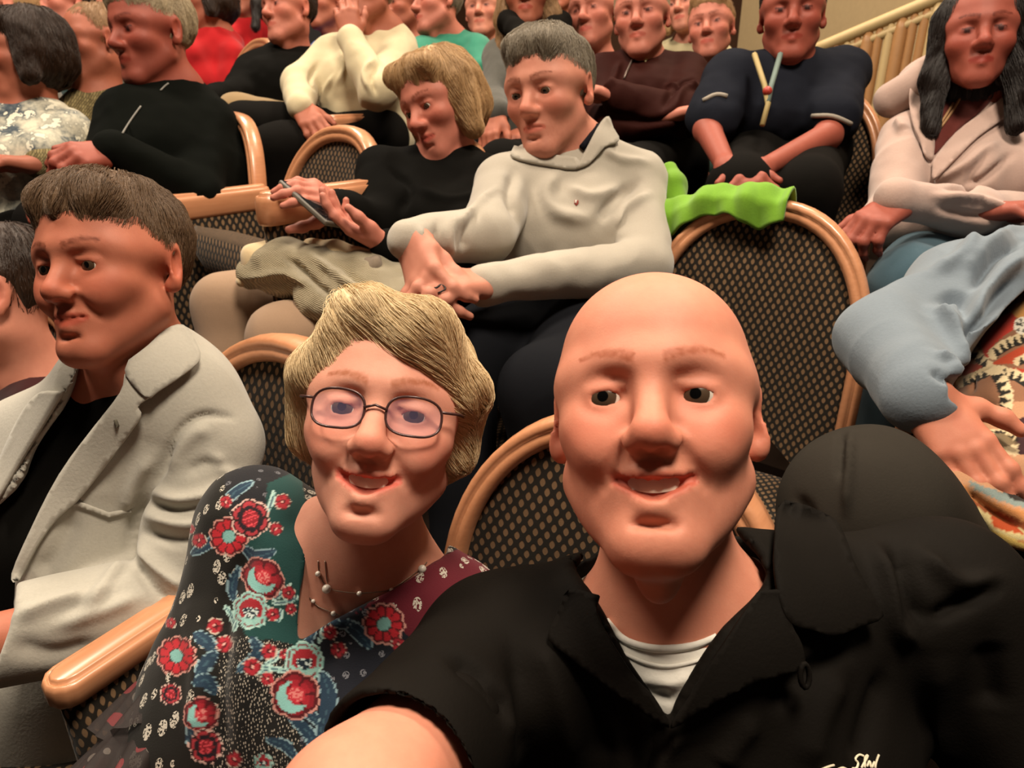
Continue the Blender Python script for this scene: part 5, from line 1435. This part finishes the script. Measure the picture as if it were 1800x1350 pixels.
figure('woman with a dark bob in a blue and white print blouse at the left edge', skeleton(P(48, 98, 2.08), 66, nb=P(50, 195, 2.12), shl=P(120, 235, 2.10), shr=P(-30, 240, 2.05), pel=P(60, 430, 2.1), ch=P(50, 300, 2.08)),
       head_basis(-58, -14, 4), SK2, splash_mat(), BLACK_TR, ('bob', hm('dark_brown_hair', '150c06', '3b2414'), 4000), h_body=0.005, h_cloth=0.007, fem=0.8, arm=1.1)
# ---- neighbour at the left edge, next to the blazer man
figure('person in maroon cut off by the left edge, beyond the man in the blazer', skeleton(P(-14, 530, 1.24), 60), head_basis(-60, -8, 0), SK3, cloth('maroon_knit', '3a1214', 0.2), BLACK_TR, ('short', hm('dark_brown_hair', '150c06', '3b2414'), 1500), h_body=0.005, h_cloth=0.007)
# ---- woman in the denim-blue jacket
DENIM = cloth('faded_denim', '6f7a84', 0.14, 0.9, 500, 0.5, 0.15, 0, 1.6); CHAR = cloth('charcoal_trousers', '2e2a25', 0.15, 0.85, 700, 0.25)
def tropic_print(v):
    u, w, d = proj(v); n = len(u); col = np.tile(np.array(lin('b98a68')), (n, 1))
    def poly(pl, c): q = in_poly(u, w, pl); col[q] = lin(c)
    def saw(run, wd, k, a='1d1a14', b='d8c39c'):
        p = np.array(smooth_run(run, 5)); best = np.full(n, 1e9); par = np.zeros(n); acc = 0
        for i in range(len(p) - 1):
            ab = p[i + 1] - p[i]; L = math.hypot(*ab) + 1e-9; t = np.clip(((u - p[i][0]) * ab[0] + (w - p[i][1]) * ab[1]) / L ** 2, 0, 1)
            sx = ((u - p[i][0]) * -ab[1] + (w - p[i][1]) * ab[0]) / L
            dd = np.hypot(u - p[i][0] - t * ab[0], w - p[i][1] - t * ab[1]); m = dd < np.abs(best); best[m] = (np.sign(sx) * dd)[m]; par[m] = acc + t[m] * L; acc += L
        q = np.abs(best) < wd; ph = np.abs(((par / k) % 1) - 0.5) * 2
        col[q] = lin(b); q2 = q & ((best / wd * 0.5 + 0.5) > ph); col[q2] = lin(a)
    poly([(1640, 600), (1700, 560), (1760, 520), (1830, 500), (1830, 700), (1700, 720), (1650, 690)], '8d6248')
    poly([(1720, 590), (1745, 560), (1790, 545), (1780, 580), (1750, 602), (1735, 640)], 'b83222'); poly([(1742, 640), (1790, 612), (1830, 600), (1830, 625), (1780, 640)], 'b34425'); poly([(1745, 645), (1800, 648), (1830, 665), (1790, 672)], 'a63822')
    poly([(1690, 640), (1735, 640), (1735, 652), (1695, 660)], 'a03c22'); poly([(1765, 540), (1830, 520), (1830, 555), (1790, 560)], 'c08a4a')
    saw([(1705, 610), (1722, 630), (1738, 642)], 9, 11); saw([(1746, 622), (1770, 605), (1810, 590)], 10, 13); saw([(1690, 672), (1720, 660), (1740, 650)], 9, 12); saw([(1745, 650), (1790, 662), (1830, 690)], 10, 14); saw([(1752, 655), (1768, 690), (1765, 735)], 12, 15)
    saw([(1790, 635), (1815, 625), (1840, 622)], 8, 12)
    q = np.hypot(u - 1797, w - 572) < 15; col[q] = lin('e3dccb'); q = (np.hypot(u - 1797, w - 572) < 13) & (np.sin(np.arctan2(w - 572, u - 1797) * 6) > 0.35); col[q] = lin('3a3a34')
    poly([(1712, 770), (1760, 755), (1800, 770), (1830, 800), (1780, 800)], '7c6a4e'); saw([(1715, 762), (1760, 758), (1790, 772)], 4, 8); poly([(1752, 790), (1790, 780), (1790, 800), (1760, 800)], 'd8c39c')
    poly([(1785, 740), (1830, 720), (1830, 800), (1790, 800)], '3c2024')
    poly([(1600, 760), (1640, 800), (1690, 850), (1740, 880), (1800, 900), (1830, 905), (1830, 1000), (1740, 960), (1680, 910), (1640, 850), (1600, 790)], 'bd7f4c')
    poly([(1680, 860), (1730, 890), (1830, 930), (1830, 945), (1760, 930), (1700, 895)], '8e4a24'); poly([(1660, 850), (1700, 880), (1740, 905), (1830, 945), (1830, 960), (1730, 930), (1680, 895)], 'bfae7c'); poly([(1735, 905), (1790, 925), (1800, 940), (1750, 930)], 'a8451f')
    poly([(1700, 845), (1740, 858), (1830, 890), (1830, 900), (1770, 885), (1715, 862)], '7d8a86'); poly([(1760, 860), (1830, 880), (1830, 890), (1780, 878)], '2a2420')
    poly([(1740, 930), (1800, 955), (1830, 960), (1830, 975), (1760, 955)], 'd9b765')
    return col
def denim_woman():
    root = thing('person', 'person in a denim jacket, bright printed tunic and charcoal trousers at the right edge', 'person', P(1900, 900, 1.2))
    C = P(2010, 160, 1.36); M = head_basis(-25, -14, 0); nb = P(1990, 290, 1.40)
    shR, shL = P(1845, 470, 1.34), P(2150, 380, 1.35); elR, wrR = P(1545, 596, 1.12), P(1622, 694, 0.965)
    ch, pel = P(1930, 560, 1.36), P(1880, 800, 1.30); sv = nrm(shL - shR)
    b = Sdf(); head_sdf(b, C, M, 0.97, fem=0.7, hi=False, neck_to=nb); b.cone(nb, ch, 0.07, 0.08, 0.03, n=sv, s=1.2)
    b.cone(nb, shR, 0.04, 0.04, 0.03); b.chain([shR, elR, wrR], [0.034, 0.03, 0.027], 0.03)
    hand_sdf(b, wrR, P(1738, 846, 0.90) - wrR, cvec(-0.25, 0.45, 0.85), -1, 0.96, ((0.12, 0.22, 0.15), (0.16, 0.28, 0.2), (0.2, 0.3, 0.22), (0.22, 0.35, 0.25)), 0.05, thumb=(0.95, 0.12), thin=1.08)
    sf = Surf(*b.mesh(0.0028)); col = head_colors(sf.v, C, M, 0.97)
    kn = noise(sf.v, 60, 2); col = col * (1 - 0.10 * np.clip(kn, 0, 1)[:, None] * np.array([0.3, 1, 1]))
    sf.obj('body', skin('skin_reddish', 'c07a62'), root, col); make_hair('bob', C, M, 0.97, hm('dark_brown_hair', '150c06', '3b2414'), root, 0, 0.006)
    # jacket
    s = Sdf(); s.cone(nb - UPW * 0.04, ch, 0.095, 0.125, 0.05, n=sv, s=1.45); s.cone(ch, P(1890, 700, 1.33), 0.125, 0.125, 0.05, n=sv, s=1.3)
    s.cone(nb - UPW * 0.02, shR, 0.06, 0.066, 0.05); s.chain([shR, P(1700, 515, 1.22), elR], [0.078, 0.080, 0.062], 0.05); s.chain([elR, wrR + (elR - wrR) * 0.02], [0.062, 0.050], 0.03); s.chain([wrR + (elR - wrR) * 0.25, wrR + (elR - wrR) * 0.05], [0.052, 0.046], 0.01)
    s.chain([P(1760, 520, 1.22), P(1690, 610, 1.09), P(1655, 665, 1.02)], [0.07, 0.05, 0.022], 0.05)
    s.carve_poly([(1668, 700), (1672, 680), (1690, 640), (1735, 580), (1800, 515), (1860, 480), (1900, 700), (1760, 760)], 0.8, 1.6)
    f = Surf(*s.mesh(0.0042)); f.smooth(1, 0.5); f.rumple(0.005, 9, 3); f.rumple(0.007, 9, 11, (1, 1, 0.6), True)
    f.creases([([(1640, 480), (1690, 450), (1715, 410)], 0.014, 0.010), ([(1650, 530), (1690, 520), (1705, 560), (1695, 600)], 0.012, -0.014), ([(1640, 545), (1670, 560), (1685, 600), (1690, 640)], 0.012, 0.012), ([(1800, 450), (1740, 500), (1700, 580)], 0.012, 0.014),
                ([(1800, 420), (1750, 450), (1715, 510)], 0.010, -0.014), ([(1790, 490), (1740, 540), (1695, 620)], 0.010, -0.012), ([(1800, 400), (1740, 430), (1720, 470)], 0.012, 0.010), ([(1640, 620), (1670, 640), (1680, 670)], 0.010, 0.008), ([(1640, 650), (1660, 665), (1690, 672)], 0.008, -0.006), ([(1770, 380), (1720, 420), (1700, 480)], 0.012, 0.008)])
    f.obj('jacket', DENIM, root)
    # printed tunic
    s = Sdf(); s.cone(P(1950, 480, 1.30), P(1840, 700, 1.17), 0.11, 0.12, 0.05); s.chain([P(1840, 700, 1.17), P(1800, 790, 1.08), P(1730, 830, 1.0)], [0.12, 0.10, 0.055], 0.06); s.cone(P(1860, 840, 1.08), P(1790, 880, 1.0), 0.10, 0.075, 0.06)
    s.chain([P(1612, 776, 0.965), P(1690, 868, 0.925), P(1830, 960, 0.88)], [0.010, 0.022, 0.04], 0.04)
    s.carve_poly([(1590, 755), (1600, 772), (1628, 800), (1645, 838), (1672, 880), (1690, 915), (1730, 945), (1800, 968), (1860, 985), (1860, 1150), (1500, 1150), (1500, 755)], 0.7, 1.5, 0.004)
    f = Surf(*s.mesh(0.0036)); f.rumple(0.004, 14, 8)
    f.creases([([(1690, 860), (1740, 900), (1800, 930)], 0.010, -0.010), ([(1650, 820), (1690, 870), (1740, 915)], 0.008, 0.008), ([(1720, 700), (1760, 740), (1790, 790)], 0.012, -0.006), ([(1710, 690), (1712, 660), (1740, 645)], 0.004, -0.004)])
    link_mesh('tunic', f.v, f.q, painted('tropical_print'), root, tropic_print(f.v))
    # trousers
    s = Sdf(); s.cone(pel, P(1990, 840, 1.25), 0.11, 0.11, 0.04); s.chain([P(1900, 1180, 1.15), P(1526, 902, 0.905), P(1500, 1500, 0.95)], [0.09, 0.094, 0.065], 0.05); s.chain([P(2000, 1100, 1.15), P(1950, 1150, 0.85), P(1930, 1600, 0.9)], [0.09, 0.08, 0.065], 0.05)
    f = Surf(*s.mesh(0.005)); f.rumple(0.003, 14, 2); f.creases([([(1495, 760), (1492, 830), (1488, 900)], 0.006, 0.006), ([(1480, 760), (1478, 840)], 0.006, -0.004), ([(1400, 880), (1420, 900), (1430, 940)], 0.010, -0.006)])
    f.obj('trousers', CHAR, root)
denim_woman()
# ---- lime green garment left on the empty seat
def lime_jacket():
    r = thing('jacket', 'lime green jacket draped over the empty seat in the second row', 'jacket', P(1290, 350, 1.44))
    Fd = hdir(32); Lf = np.cross(UPW, Fd); top = P(1360, 352, 1.42) + UPW * 0.012; V = []
    nu, nv = 44, 26
    for j in range(nv + 1):
        t = -1 + 2 * j / nv
        for i in range(nu + 1):
            x = -0.235 + 0.27 * i / nu; hang = (0.045 + 0.012 * math.sin(i * 0.22)) if t > 0 else 0.12
            rim = -0.30 * max(0, (abs(x) - 0.06)) ** 1.6 * 3.2
            wob = 0.005 * math.sin(i * 0.42 + 2 * t) + 0.0025 * math.sin(i * 0.9 - t * 3)
            z = rim - (abs(t) ** 1.5) * hang + 0.012 * (1 - abs(t)) + wob; y = math.copysign(min(abs(t) * 2.2, 1), t) * 0.034 + wob * 1.2 + 0.012 * t
            V.append(top + Lf * x + Fd * y + UPW * z)
    V = np.array(V); Fc = [(j * (nu + 1) + i, j * (nu + 1) + i + 1, (j + 1) * (nu + 1) + i + 1, (j + 1) * (nu + 1) + i) for j in range(nv) for i in range(nu)]
    o = link_mesh('draped_cloth', V, Fc, cloth('lime_cloth', '6c9a24', 0.15, 0.8, 500, 0.4), r)
    m = o.modifiers.new('thickness', 'SOLIDIFY'); m.thickness = 0.005
    s = Sdf(); s.chain([P(1176, 296, 1.60), P(1184, 330, 1.58), P(1190, 372, 1.56)], [0.018, 0.026, 0.02], 0.02); f = Surf(*s.mesh(0.004)); f.rumple(0.006, 30, 3); f.obj('sleeve', cloth('lime_cloth', '6c9a24'), r)
lime_jacket()
# ================================================================== the rows behind
PINKH = cloth('pinkish_fleece', 'b0958a', 0.10, 0.95, 500, 0.5, 0.25, 0, 1.6); MAROON = cloth('maroon_rib_knit', '5c2620', 0.25, 0.95, 200, 0.6)
JEANS = cloth('blue_jeans', '38505c', 0.15, 0.9, 500, 0.3)
def hood_deco(root, tsf, to, sf):
    panel(tsf, [(1640, 170), (1700, 168), (1742, 172), (1720, 200), (1690, 225), (1660, 255), (1638, 272), (1636, 215)], 0.004, 0.003, MAROON, 'knit_front', to, 7)
    s = Sdf(); s.ell(P(1712, 150, 1.92), (0.20, 0.09, 0.10), None, 0.05); s.chain([P(1570, 175, 1.86), P(1630, 140, 1.80)], [0.04, 0.045], 0.05); s.chain([P(1830, 160, 1.86), P(1790, 130, 1.82)], [0.045, 0.045], 0.05)
    f = Surf(*s.mesh(0.005)); f.rumple(0.008, 12, 3); f.rumple(0.006, 11, 5, (1, 1, 0.5), True); f.obj('hood', PINKH, to)
    panel(tsf, [(1642, 290), (1680, 240), (1720, 205), (1760, 172), (1795, 130), (1812, 160), (1770, 205), (1720, 245), (1680, 285), (1645, 318)], 0.012, 0.006, PINKH, 'hood_edge', to, 7)
    panel(tsf, [(1640, 168), (1622, 150), (1600, 165), (1600, 200), (1612, 240), (1625, 280), (1640, 280), (1636, 215)], 0.012, 0.006, PINKH, 'hood_edge', to, 7)
    cord(tsf, [(1690, 172), (1668, 205), (1645, 235)], 0.003, 0.006, plain('tan_drawcord', 'a98258', 0.7), 'drawcord', to)
    cord(tsf, [(1675, 185), (1655, 215), (1640, 232)], 0.003, 0.006, plain('tan_drawcord', 'a98258', 0.7), 'drawcord', to)
figure('person in a pinkish-beige hooded jacket over a maroon knit top at the upper right', skeleton(P(1716, 72, 1.72), 34, nb=P(1726, 188, 1.80), shr=P(1600, 245, 1.82), shl=P(1880, 235, 1.80), ch=P(1720, 320, 1.80), pel=P(1720, 440, 1.84), elr=P(1565, 385, 1.70), wrr=P(1720, 372, 1.55),
       ell=P(1860, 400, 1.66), wrl=P(1588, 352, 1.50), knr=P(1600, 500, 1.50), knl=P(1700, 500, 1.45)), head_basis(-22, -8, 4), SK4, PINKH, JEANS, hands={'l': dict(y=cvec(-0.8, -0.5, 0.2), z=cvec(-0.2, 0.7, 0.6), curl=(0.6, 0.65, 0.7, 0.7))}, hair=('long', hm('black_hair', '0b0705', '241712'), 3000), h_body=0.0042, h_cloth=0.005, fem=0.7, arm=1.15, girth=1.1,
       creases=[([(1640, 320), (1700, 290), (1750, 250)], 0.012, 0.010), ([(1660, 330), (1720, 320), (1780, 270)], 0.010, -0.010), ([(1640, 345), (1720, 350), (1790, 380)], 0.010, 0.010), ([(1650, 365), (1720, 380), (1800, 370)], 0.009, -0.008), ([(1740, 260), (1710, 300), (1700, 340)], 0.010, -0.008), ([(1600, 200), (1625, 250), (1640, 290)], 0.014, -0.010), ([(1580, 150), (1570, 190), (1590, 230)], 0.014, 0.010)],
       deco=hood_deco)
NAVYP = cloth('navy_polo_cloth', '1c1e26', 0.2, 0.9, 400, 0.3)
def polo_deco(root, tsf, to, sf):
    for (a, b) in (((1236, 178), (1284, 172)), ((1428, 204), (1500, 220))):
        cord(tsf, [a, ((a[0] + b[0]) / 2, (a[1] + b[1]) / 2 - 8), b], 0.006, 0.002, plain('grey_cuff_band', '8d8478', 0.8), 'cuff_band', to, 5)
    c0, c1 = P(1350, 120, 1.90), P(1345, 215, 1.84); W = []
    V, Fc = tube([P(1372, 95, 1.93), P(1356, 150, 1.87), P(1350, 180, 1.85)], 0.007, 6); link_mesh('lanyard', V, Fc, plain('teal_lanyard', '5f6f68', 0.7), to)
    V, Fc = tube([P(1326, 95, 1.93), P(1344, 150, 1.87), P(1350, 182, 1.85), P(1340, 220, 1.84)], 0.007, 6); link_mesh('lanyard', V, Fc, plain('tan_lanyard', '9a8656', 0.7), to)
    V, Fc = ball(P(1349, 160, 1.855), 0.012, None, 10, 8); link_mesh('lanyard_badge', V, Fc, plain('red_badge', 'a83428', 0.5), to)
figure('man in a navy polo shirt with grey sleeve bands, leaning forward with clasped hands', skeleton(P(1392, 30, 2.02), 30, nb=P(1385, 122, 2.08), shl=P(1482, 128, 2.12), shr=P(1285, 140, 2.06), ch=P(1370, 190, 2.12), pel=P(1380, 260, 2.25), elr=P(1244, 228, 1.98), wrr=P(1278, 296, 1.80),
       ell=P(1455, 238, 1.96), wrl=P(1335, 300, 1.80), hpr=P(1330, 270, 2.2), hpl=P(1430, 270, 2.2), knr=P(1300, 330, 1.82), knl=P(1420, 335, 1.82)), head_basis(-18, -14, 3), SK4, NAVYP, BLACK_TR, ('short', hm('dark_brown_hair', '150c06', '3b2414'), 2500), h_body=0.004, h_cloth=0.005, sleeve='short', arm=1.2, girth=1.2, hsc=1.02,
       hands={'r': dict(y=cvec(0.5, -0.6, 0.6), z=cvec(-0.4, 0.5, 0.7), curl=(0.6, 0.6, 0.6, 0.6)), 'l': dict(y=cvec(-0.5, -0.6, 0.6), z=cvec(0.4, 0.5, 0.7), curl=(0.6, 0.6, 0.6, 0.6))}, deco=polo_deco)
BROWNJ = cloth('brown_jacket_cloth', '2f130f', 0.2, 0.75, 500, 0.4, 0.0, 0, 1.2)
def brown_deco(root, tsf, to, sf):
    cord(tsf, [(1116, 95), (1106, 118), (1094, 146)], 0.003, 0.002, plain('steel_zip', '7f7068', 0.4, 0.7), 'zip', to, 5)
    panel(tsf, [(1132, 108), (1138, 97), (1140, 99), (1135, 110)], 0.004, 0.003, plain('pale_pin', 'cdbf8a', 0.4), 'lapel_pin', to, 2.5, sm=0)
figure('man in a dark brown zip jacket with folded arms', skeleton(P(1128, 34, 2.28), 32, nb=P(1130, 116, 2.36), shl=P(1205, 135, 2.36), shr=P(1062, 140, 2.34), ch=P(1130, 190, 2.34), pel=P(1130, 290, 2.4), ell=P(1196, 205, 2.16), wrl=P(1090, 172, 2.12), elr=P(1075, 225, 2.2), wrr=P(1165, 205, 2.12)),
       head_basis(-20, -12, 0), SK1, BROWNJ, BLACK_TR, ('receding', hm('ash_grey_hair', '7d6a52', 'c8b796'), 1500), h_body=0.0045, h_cloth=0.005, arm=1.25, girth=1.2,
       creases=[([(1220, 140), (1190, 150), (1165, 190)], 0.012, -0.012), ([(1230, 150), (1200, 160), (1180, 200)], 0.012, 0.008), ([(1060, 160), (1080, 140), (1090, 110)], 0.012, 0.009), ([(1170, 150), (1200, 148), (1222, 152)], 0.008, 0.006), ([(1075, 200), (1140, 215), (1200, 200)], 0.014, -0.010)], deco=brown_deco)
figure('red-faced person half hidden behind the man in the brown jacket', skeleton(P(1044, 28, 2.62), 38), head_basis(-30, -10, 0), SK1, cloth('pale_grey_top', '8d8a80', 0.1), BLACK_TR, ('short', hm('sandy_blonde_hair', '7d5a38', 'd9b381'), 1000), h_body=0.006, h_cloth=0.008, fem=0.5)
HEATHER = cloth('heather_grey_knit', '4d4b45', 0.35, 0.95, 260, 0.7); BLKSC = cloth('black_scarf_cloth', '0e0b08', 0.3)
def scarf_deco(root, tsf, to, sf):
    s = Sdf(); ring = [P(895 + 0, 40, 2.48), P(918, 70, 2.40), P(935, 95, 2.38), P(955, 70, 2.42), P(985, 40, 2.52)]; s.chain(ring, [0.04, 0.035, 0.03, 0.035, 0.04], 0.03)
    f = Surf(*s.mesh(0.006)); f.rumple(0.006, 25, 3); f.obj('scarf', BLKSC, to)
figure('woman with long brown hair, black scarf and heather grey cardigan in the third row', skeleton(P(928, -8, 2.52), 30, nb=P(936, 72, 2.58), shr=P(884, 100, 2.58), shl=P(1000, 100, 2.6), ch=P(940, 160, 2.56), pel=P(940, 280, 2.6), elr=P(868, 178, 2.44), wrr=P(872, 196, 2.28), ell=P(1010, 200, 2.5), wrl=P(930, 230, 2.35)),
       head_basis(-8, -10, 0), SK2, HEATHER, BLACK_TR, ('long', hm('light_brown_hair', '5d3f26', 'b0895c'), 3000), h_body=0.005, h_cloth=0.006, fem=0.8, arm=1.1, hands={'r': dict(y=cvec(-0.25, -0.9, 0.3), z=cvec(-0.5, 0.2, 0.8), curl=(0.4, 0.45, 0.5, 0.5))}, deco=scarf_deco)
CREAM = cloth('cream_shirt_cloth', 'ccbd9a', 0.06, 0.9, 600, 0.45, 0.15, 0, 1.4)
figure('person in a cream collared shirt resting the chin on a raised hand', skeleton(P(645, -12, 2.52), 50, nb=P(672, 58, 2.60), shl=P(700, 98, 2.58), shr=P(588, 96, 2.56), ch=P(628, 150, 2.56), pel=P(640, 240, 2.62), ell=P(662, 160, 2.34), wrl=P(618, 72, 2.38), elr=P(528, 150, 2.46), wrr=P(527, 185, 2.34),
       hpl=P(660, 240, 2.58), hpr=P(600, 230, 2.6), knl=P(480, 262, 2.32), knr=P(430, 222, 2.42)), head_basis(-32, -6, -4), SK2, CREAM, BLACK_TR, ('receding', hm('ash_grey_hair', '7d6a52', 'c8b796'), 1000), h_body=0.0045, h_cloth=0.005, arm=1.1, girth=1.12, collar=(CREAM, 0.062),
       hands={'l': dict(y=cvec(-0.15, 0.95, 0.1), z=cvec(0.1, 0.1, 0.95), curl=(0.4, 0.5, 0.6, 0.7)), 'r': dict(y=cvec(0.55, -0.75, 0.4), z=cvec(-0.2, 0.6, 0.7), curl=(0.3, 0.35, 0.4, 0.4))},
       creases=[([(655, 105), (640, 130), (650, 160)], 0.010, 0.009), ([(665, 115), (652, 140), (660, 165)], 0.008, -0.008), ([(600, 90), (605, 120), (590, 150)], 0.010, 0.007), ([(560, 110), (545, 140), (555, 160)], 0.010, -0.006), ([(590, 130), (570, 160), (565, 190)], 0.010, 0.006)])
figure('man in a black shirt and khaki trousers behind the empty second-row seat', skeleton(P(508, 22, 2.74), 52, nb=P(510, 96, 2.82), shl=P(555, 130, 2.82), shr=P(448, 128, 2.76), ch=P(500, 160, 2.78), pel=P(510, 230, 2.84), knl=P(420, 205, 2.55), knr=P(400, 195, 2.65), elr=P(420, 165, 2.66), wrr=P(370, 175, 2.52)),
       head_basis(-36, -8, 0), SK1, BLACK_KNIT, cloth('khaki_trousers', '8b7350', 0.1), ('short', hm('dark_brown_hair', '150c06', '3b2414'), 1500), h_body=0.005, h_cloth=0.006, girth=1.2, arm=1.15)
RED = cloth('bright_red_knit', 'b3131a', 0.1, 0.9, 400, 0.3)
figure('dark-haired person in a red jumper, left of a second person in red', skeleton(P(366, 2, 3.15), 52, nb=P(378, 62, 3.2), shl=P(405, 95, 3.18), shr=P(335, 95, 3.12)), head_basis(-60, -10, 0), SK2, RED, BLACK_TR, ('bob', hm('dark_brown_hair', '150c06', '3b2414'), 1200), h_body=0.006, h_cloth=0.007, fem=0.5)
figure('second person in red, just behind the one with the dark bob', skeleton(P(442, -12, 3.7), 50, nb=P(445, 40, 3.75), shl=P(475, 60, 3.75), shr=P(410, 64, 3.7)), head_basis(-45, -10, 0), SK2, RED, BLACK_TR, ('long', hm('black_hair', '0b0705', '241712'), 800), h_body=0.006, h_cloth=0.007, fem=0.5)
TEAL = cloth('teal_shirt_cloth', '2f8068', 0.2, 0.85, 500, 0.4)
figure('grey-haired man in a teal shirt turned to the left, far behind the blonde woman', skeleton(P(768, 10, 3.0), 66, nb=P(790, 72, 3.08), shl=P(835, 92, 3.06), shr=P(745, 98, 3.0), ell=P(850, 140, 2.95), elr=P(725, 150, 2.9)), head_basis(-56, -6, 0), SK1, TEAL, BLACK_TR, ('receding', hm('pepper_grey_hair', '4c4338', 'a0937f'), 1200), h_body=0.005, h_cloth=0.006, sleeve='short', arm=1.1)
def extra(label, u, v, d, face, yaw, sk, top, hair, fem=0.0):
    figure(label, skeleton(P(u, v, d), face), head_basis(yaw, -8, 0), sk, top, BLACK_TR, hair, h_body=0.0068, h_cloth=0.012, fem=fem)
extra('person with a round face just right of the man in the teal shirt', 850, 22, 3.4, 30, -12, SK3, cloth('dark_green_top', '20302a', 0.2), ('short', hm('dark_brown_hair', '150c06', '3b2414'), 600))
extra('person in lilac between the round-faced person and the long-haired woman', 900, 18, 4.2, 35, -30, SK2, cloth('lilac_top', '8d6f84', 0.15), ('short', hm('pale_brown_hair', '6d4e33', 'b08a62'), 500))
extra('brown-haired person in profile right behind the cream shirt', 712, 14, 3.5, 60, -50, SK2, cloth('rust_top', '5a2c1c', 0.2), ('tail', hm('light_brown_hair', '5d3f26', 'b0895c'), 700), 0.6)
extra('person with a bright blue collar between the black shirt and the cream shirt', 574, 10, 3.6, 50, -40, SK2, cloth('blue_top', '4468b0', 0.15), ('short', hm('black_hair', '0b0705', '241712'), 500))
extra('blond person in pale clothes behind the shoulder of the brown jacket', 1205, 14, 3.4, 40, -35, SK3, cloth('cream_top', 'b5a884', 0.15), ('bob', hm('sandy_blonde_hair', '7d5a38', 'd9b381'), 700), 0.7)
extra('person in dark green beside the navy polo man', 1250, 52, 2.75, 36, -25, SK1, cloth('dark_green_top', '20302a', 0.2), ('short', hm('light_brown_hair', '5d3f26', 'b0895c'), 600), 0.4)
extra('person with a teal collar and dark hair at the upper left', 118, 10, 3.2, 60, -40, SK1, cloth('deep_teal_top', '1f4a48', 0.2), ('short', hm('black_hair', '0b0705', '241712'), 700))
extra('bald person behind the woman in the lattice top', 192, 4, 3.7, 60, -55, SK3, cloth('grey_print_top', '6f6c60', 0.4), None)
extra('blond person in grey print at the top left corner', 8, 22, 2.75, 62, -60, SK3, cloth('grey_print_top', '6f6c60', 0.4), ('short', hm('sandy_blonde_hair', '7d5a38', 'd9b381'), 700), 0.4)
extra('person in pale grey behind the woman with the dark bob', 62, 2, 3.6, 55, -45, SK1, cloth('pale_grey_top', '8d8a80', 0.1), ('bob', hm('light_brown_hair', '5d3f26', 'b0895c'), 600), 0.6)
extra('person in black in the far row above the grey cardigan', 985, -15, 4.3, 40, -20, SK2, BLACK_KNIT, ('short', hm('dark_brown_hair', '150c06', '3b2414'), 500))
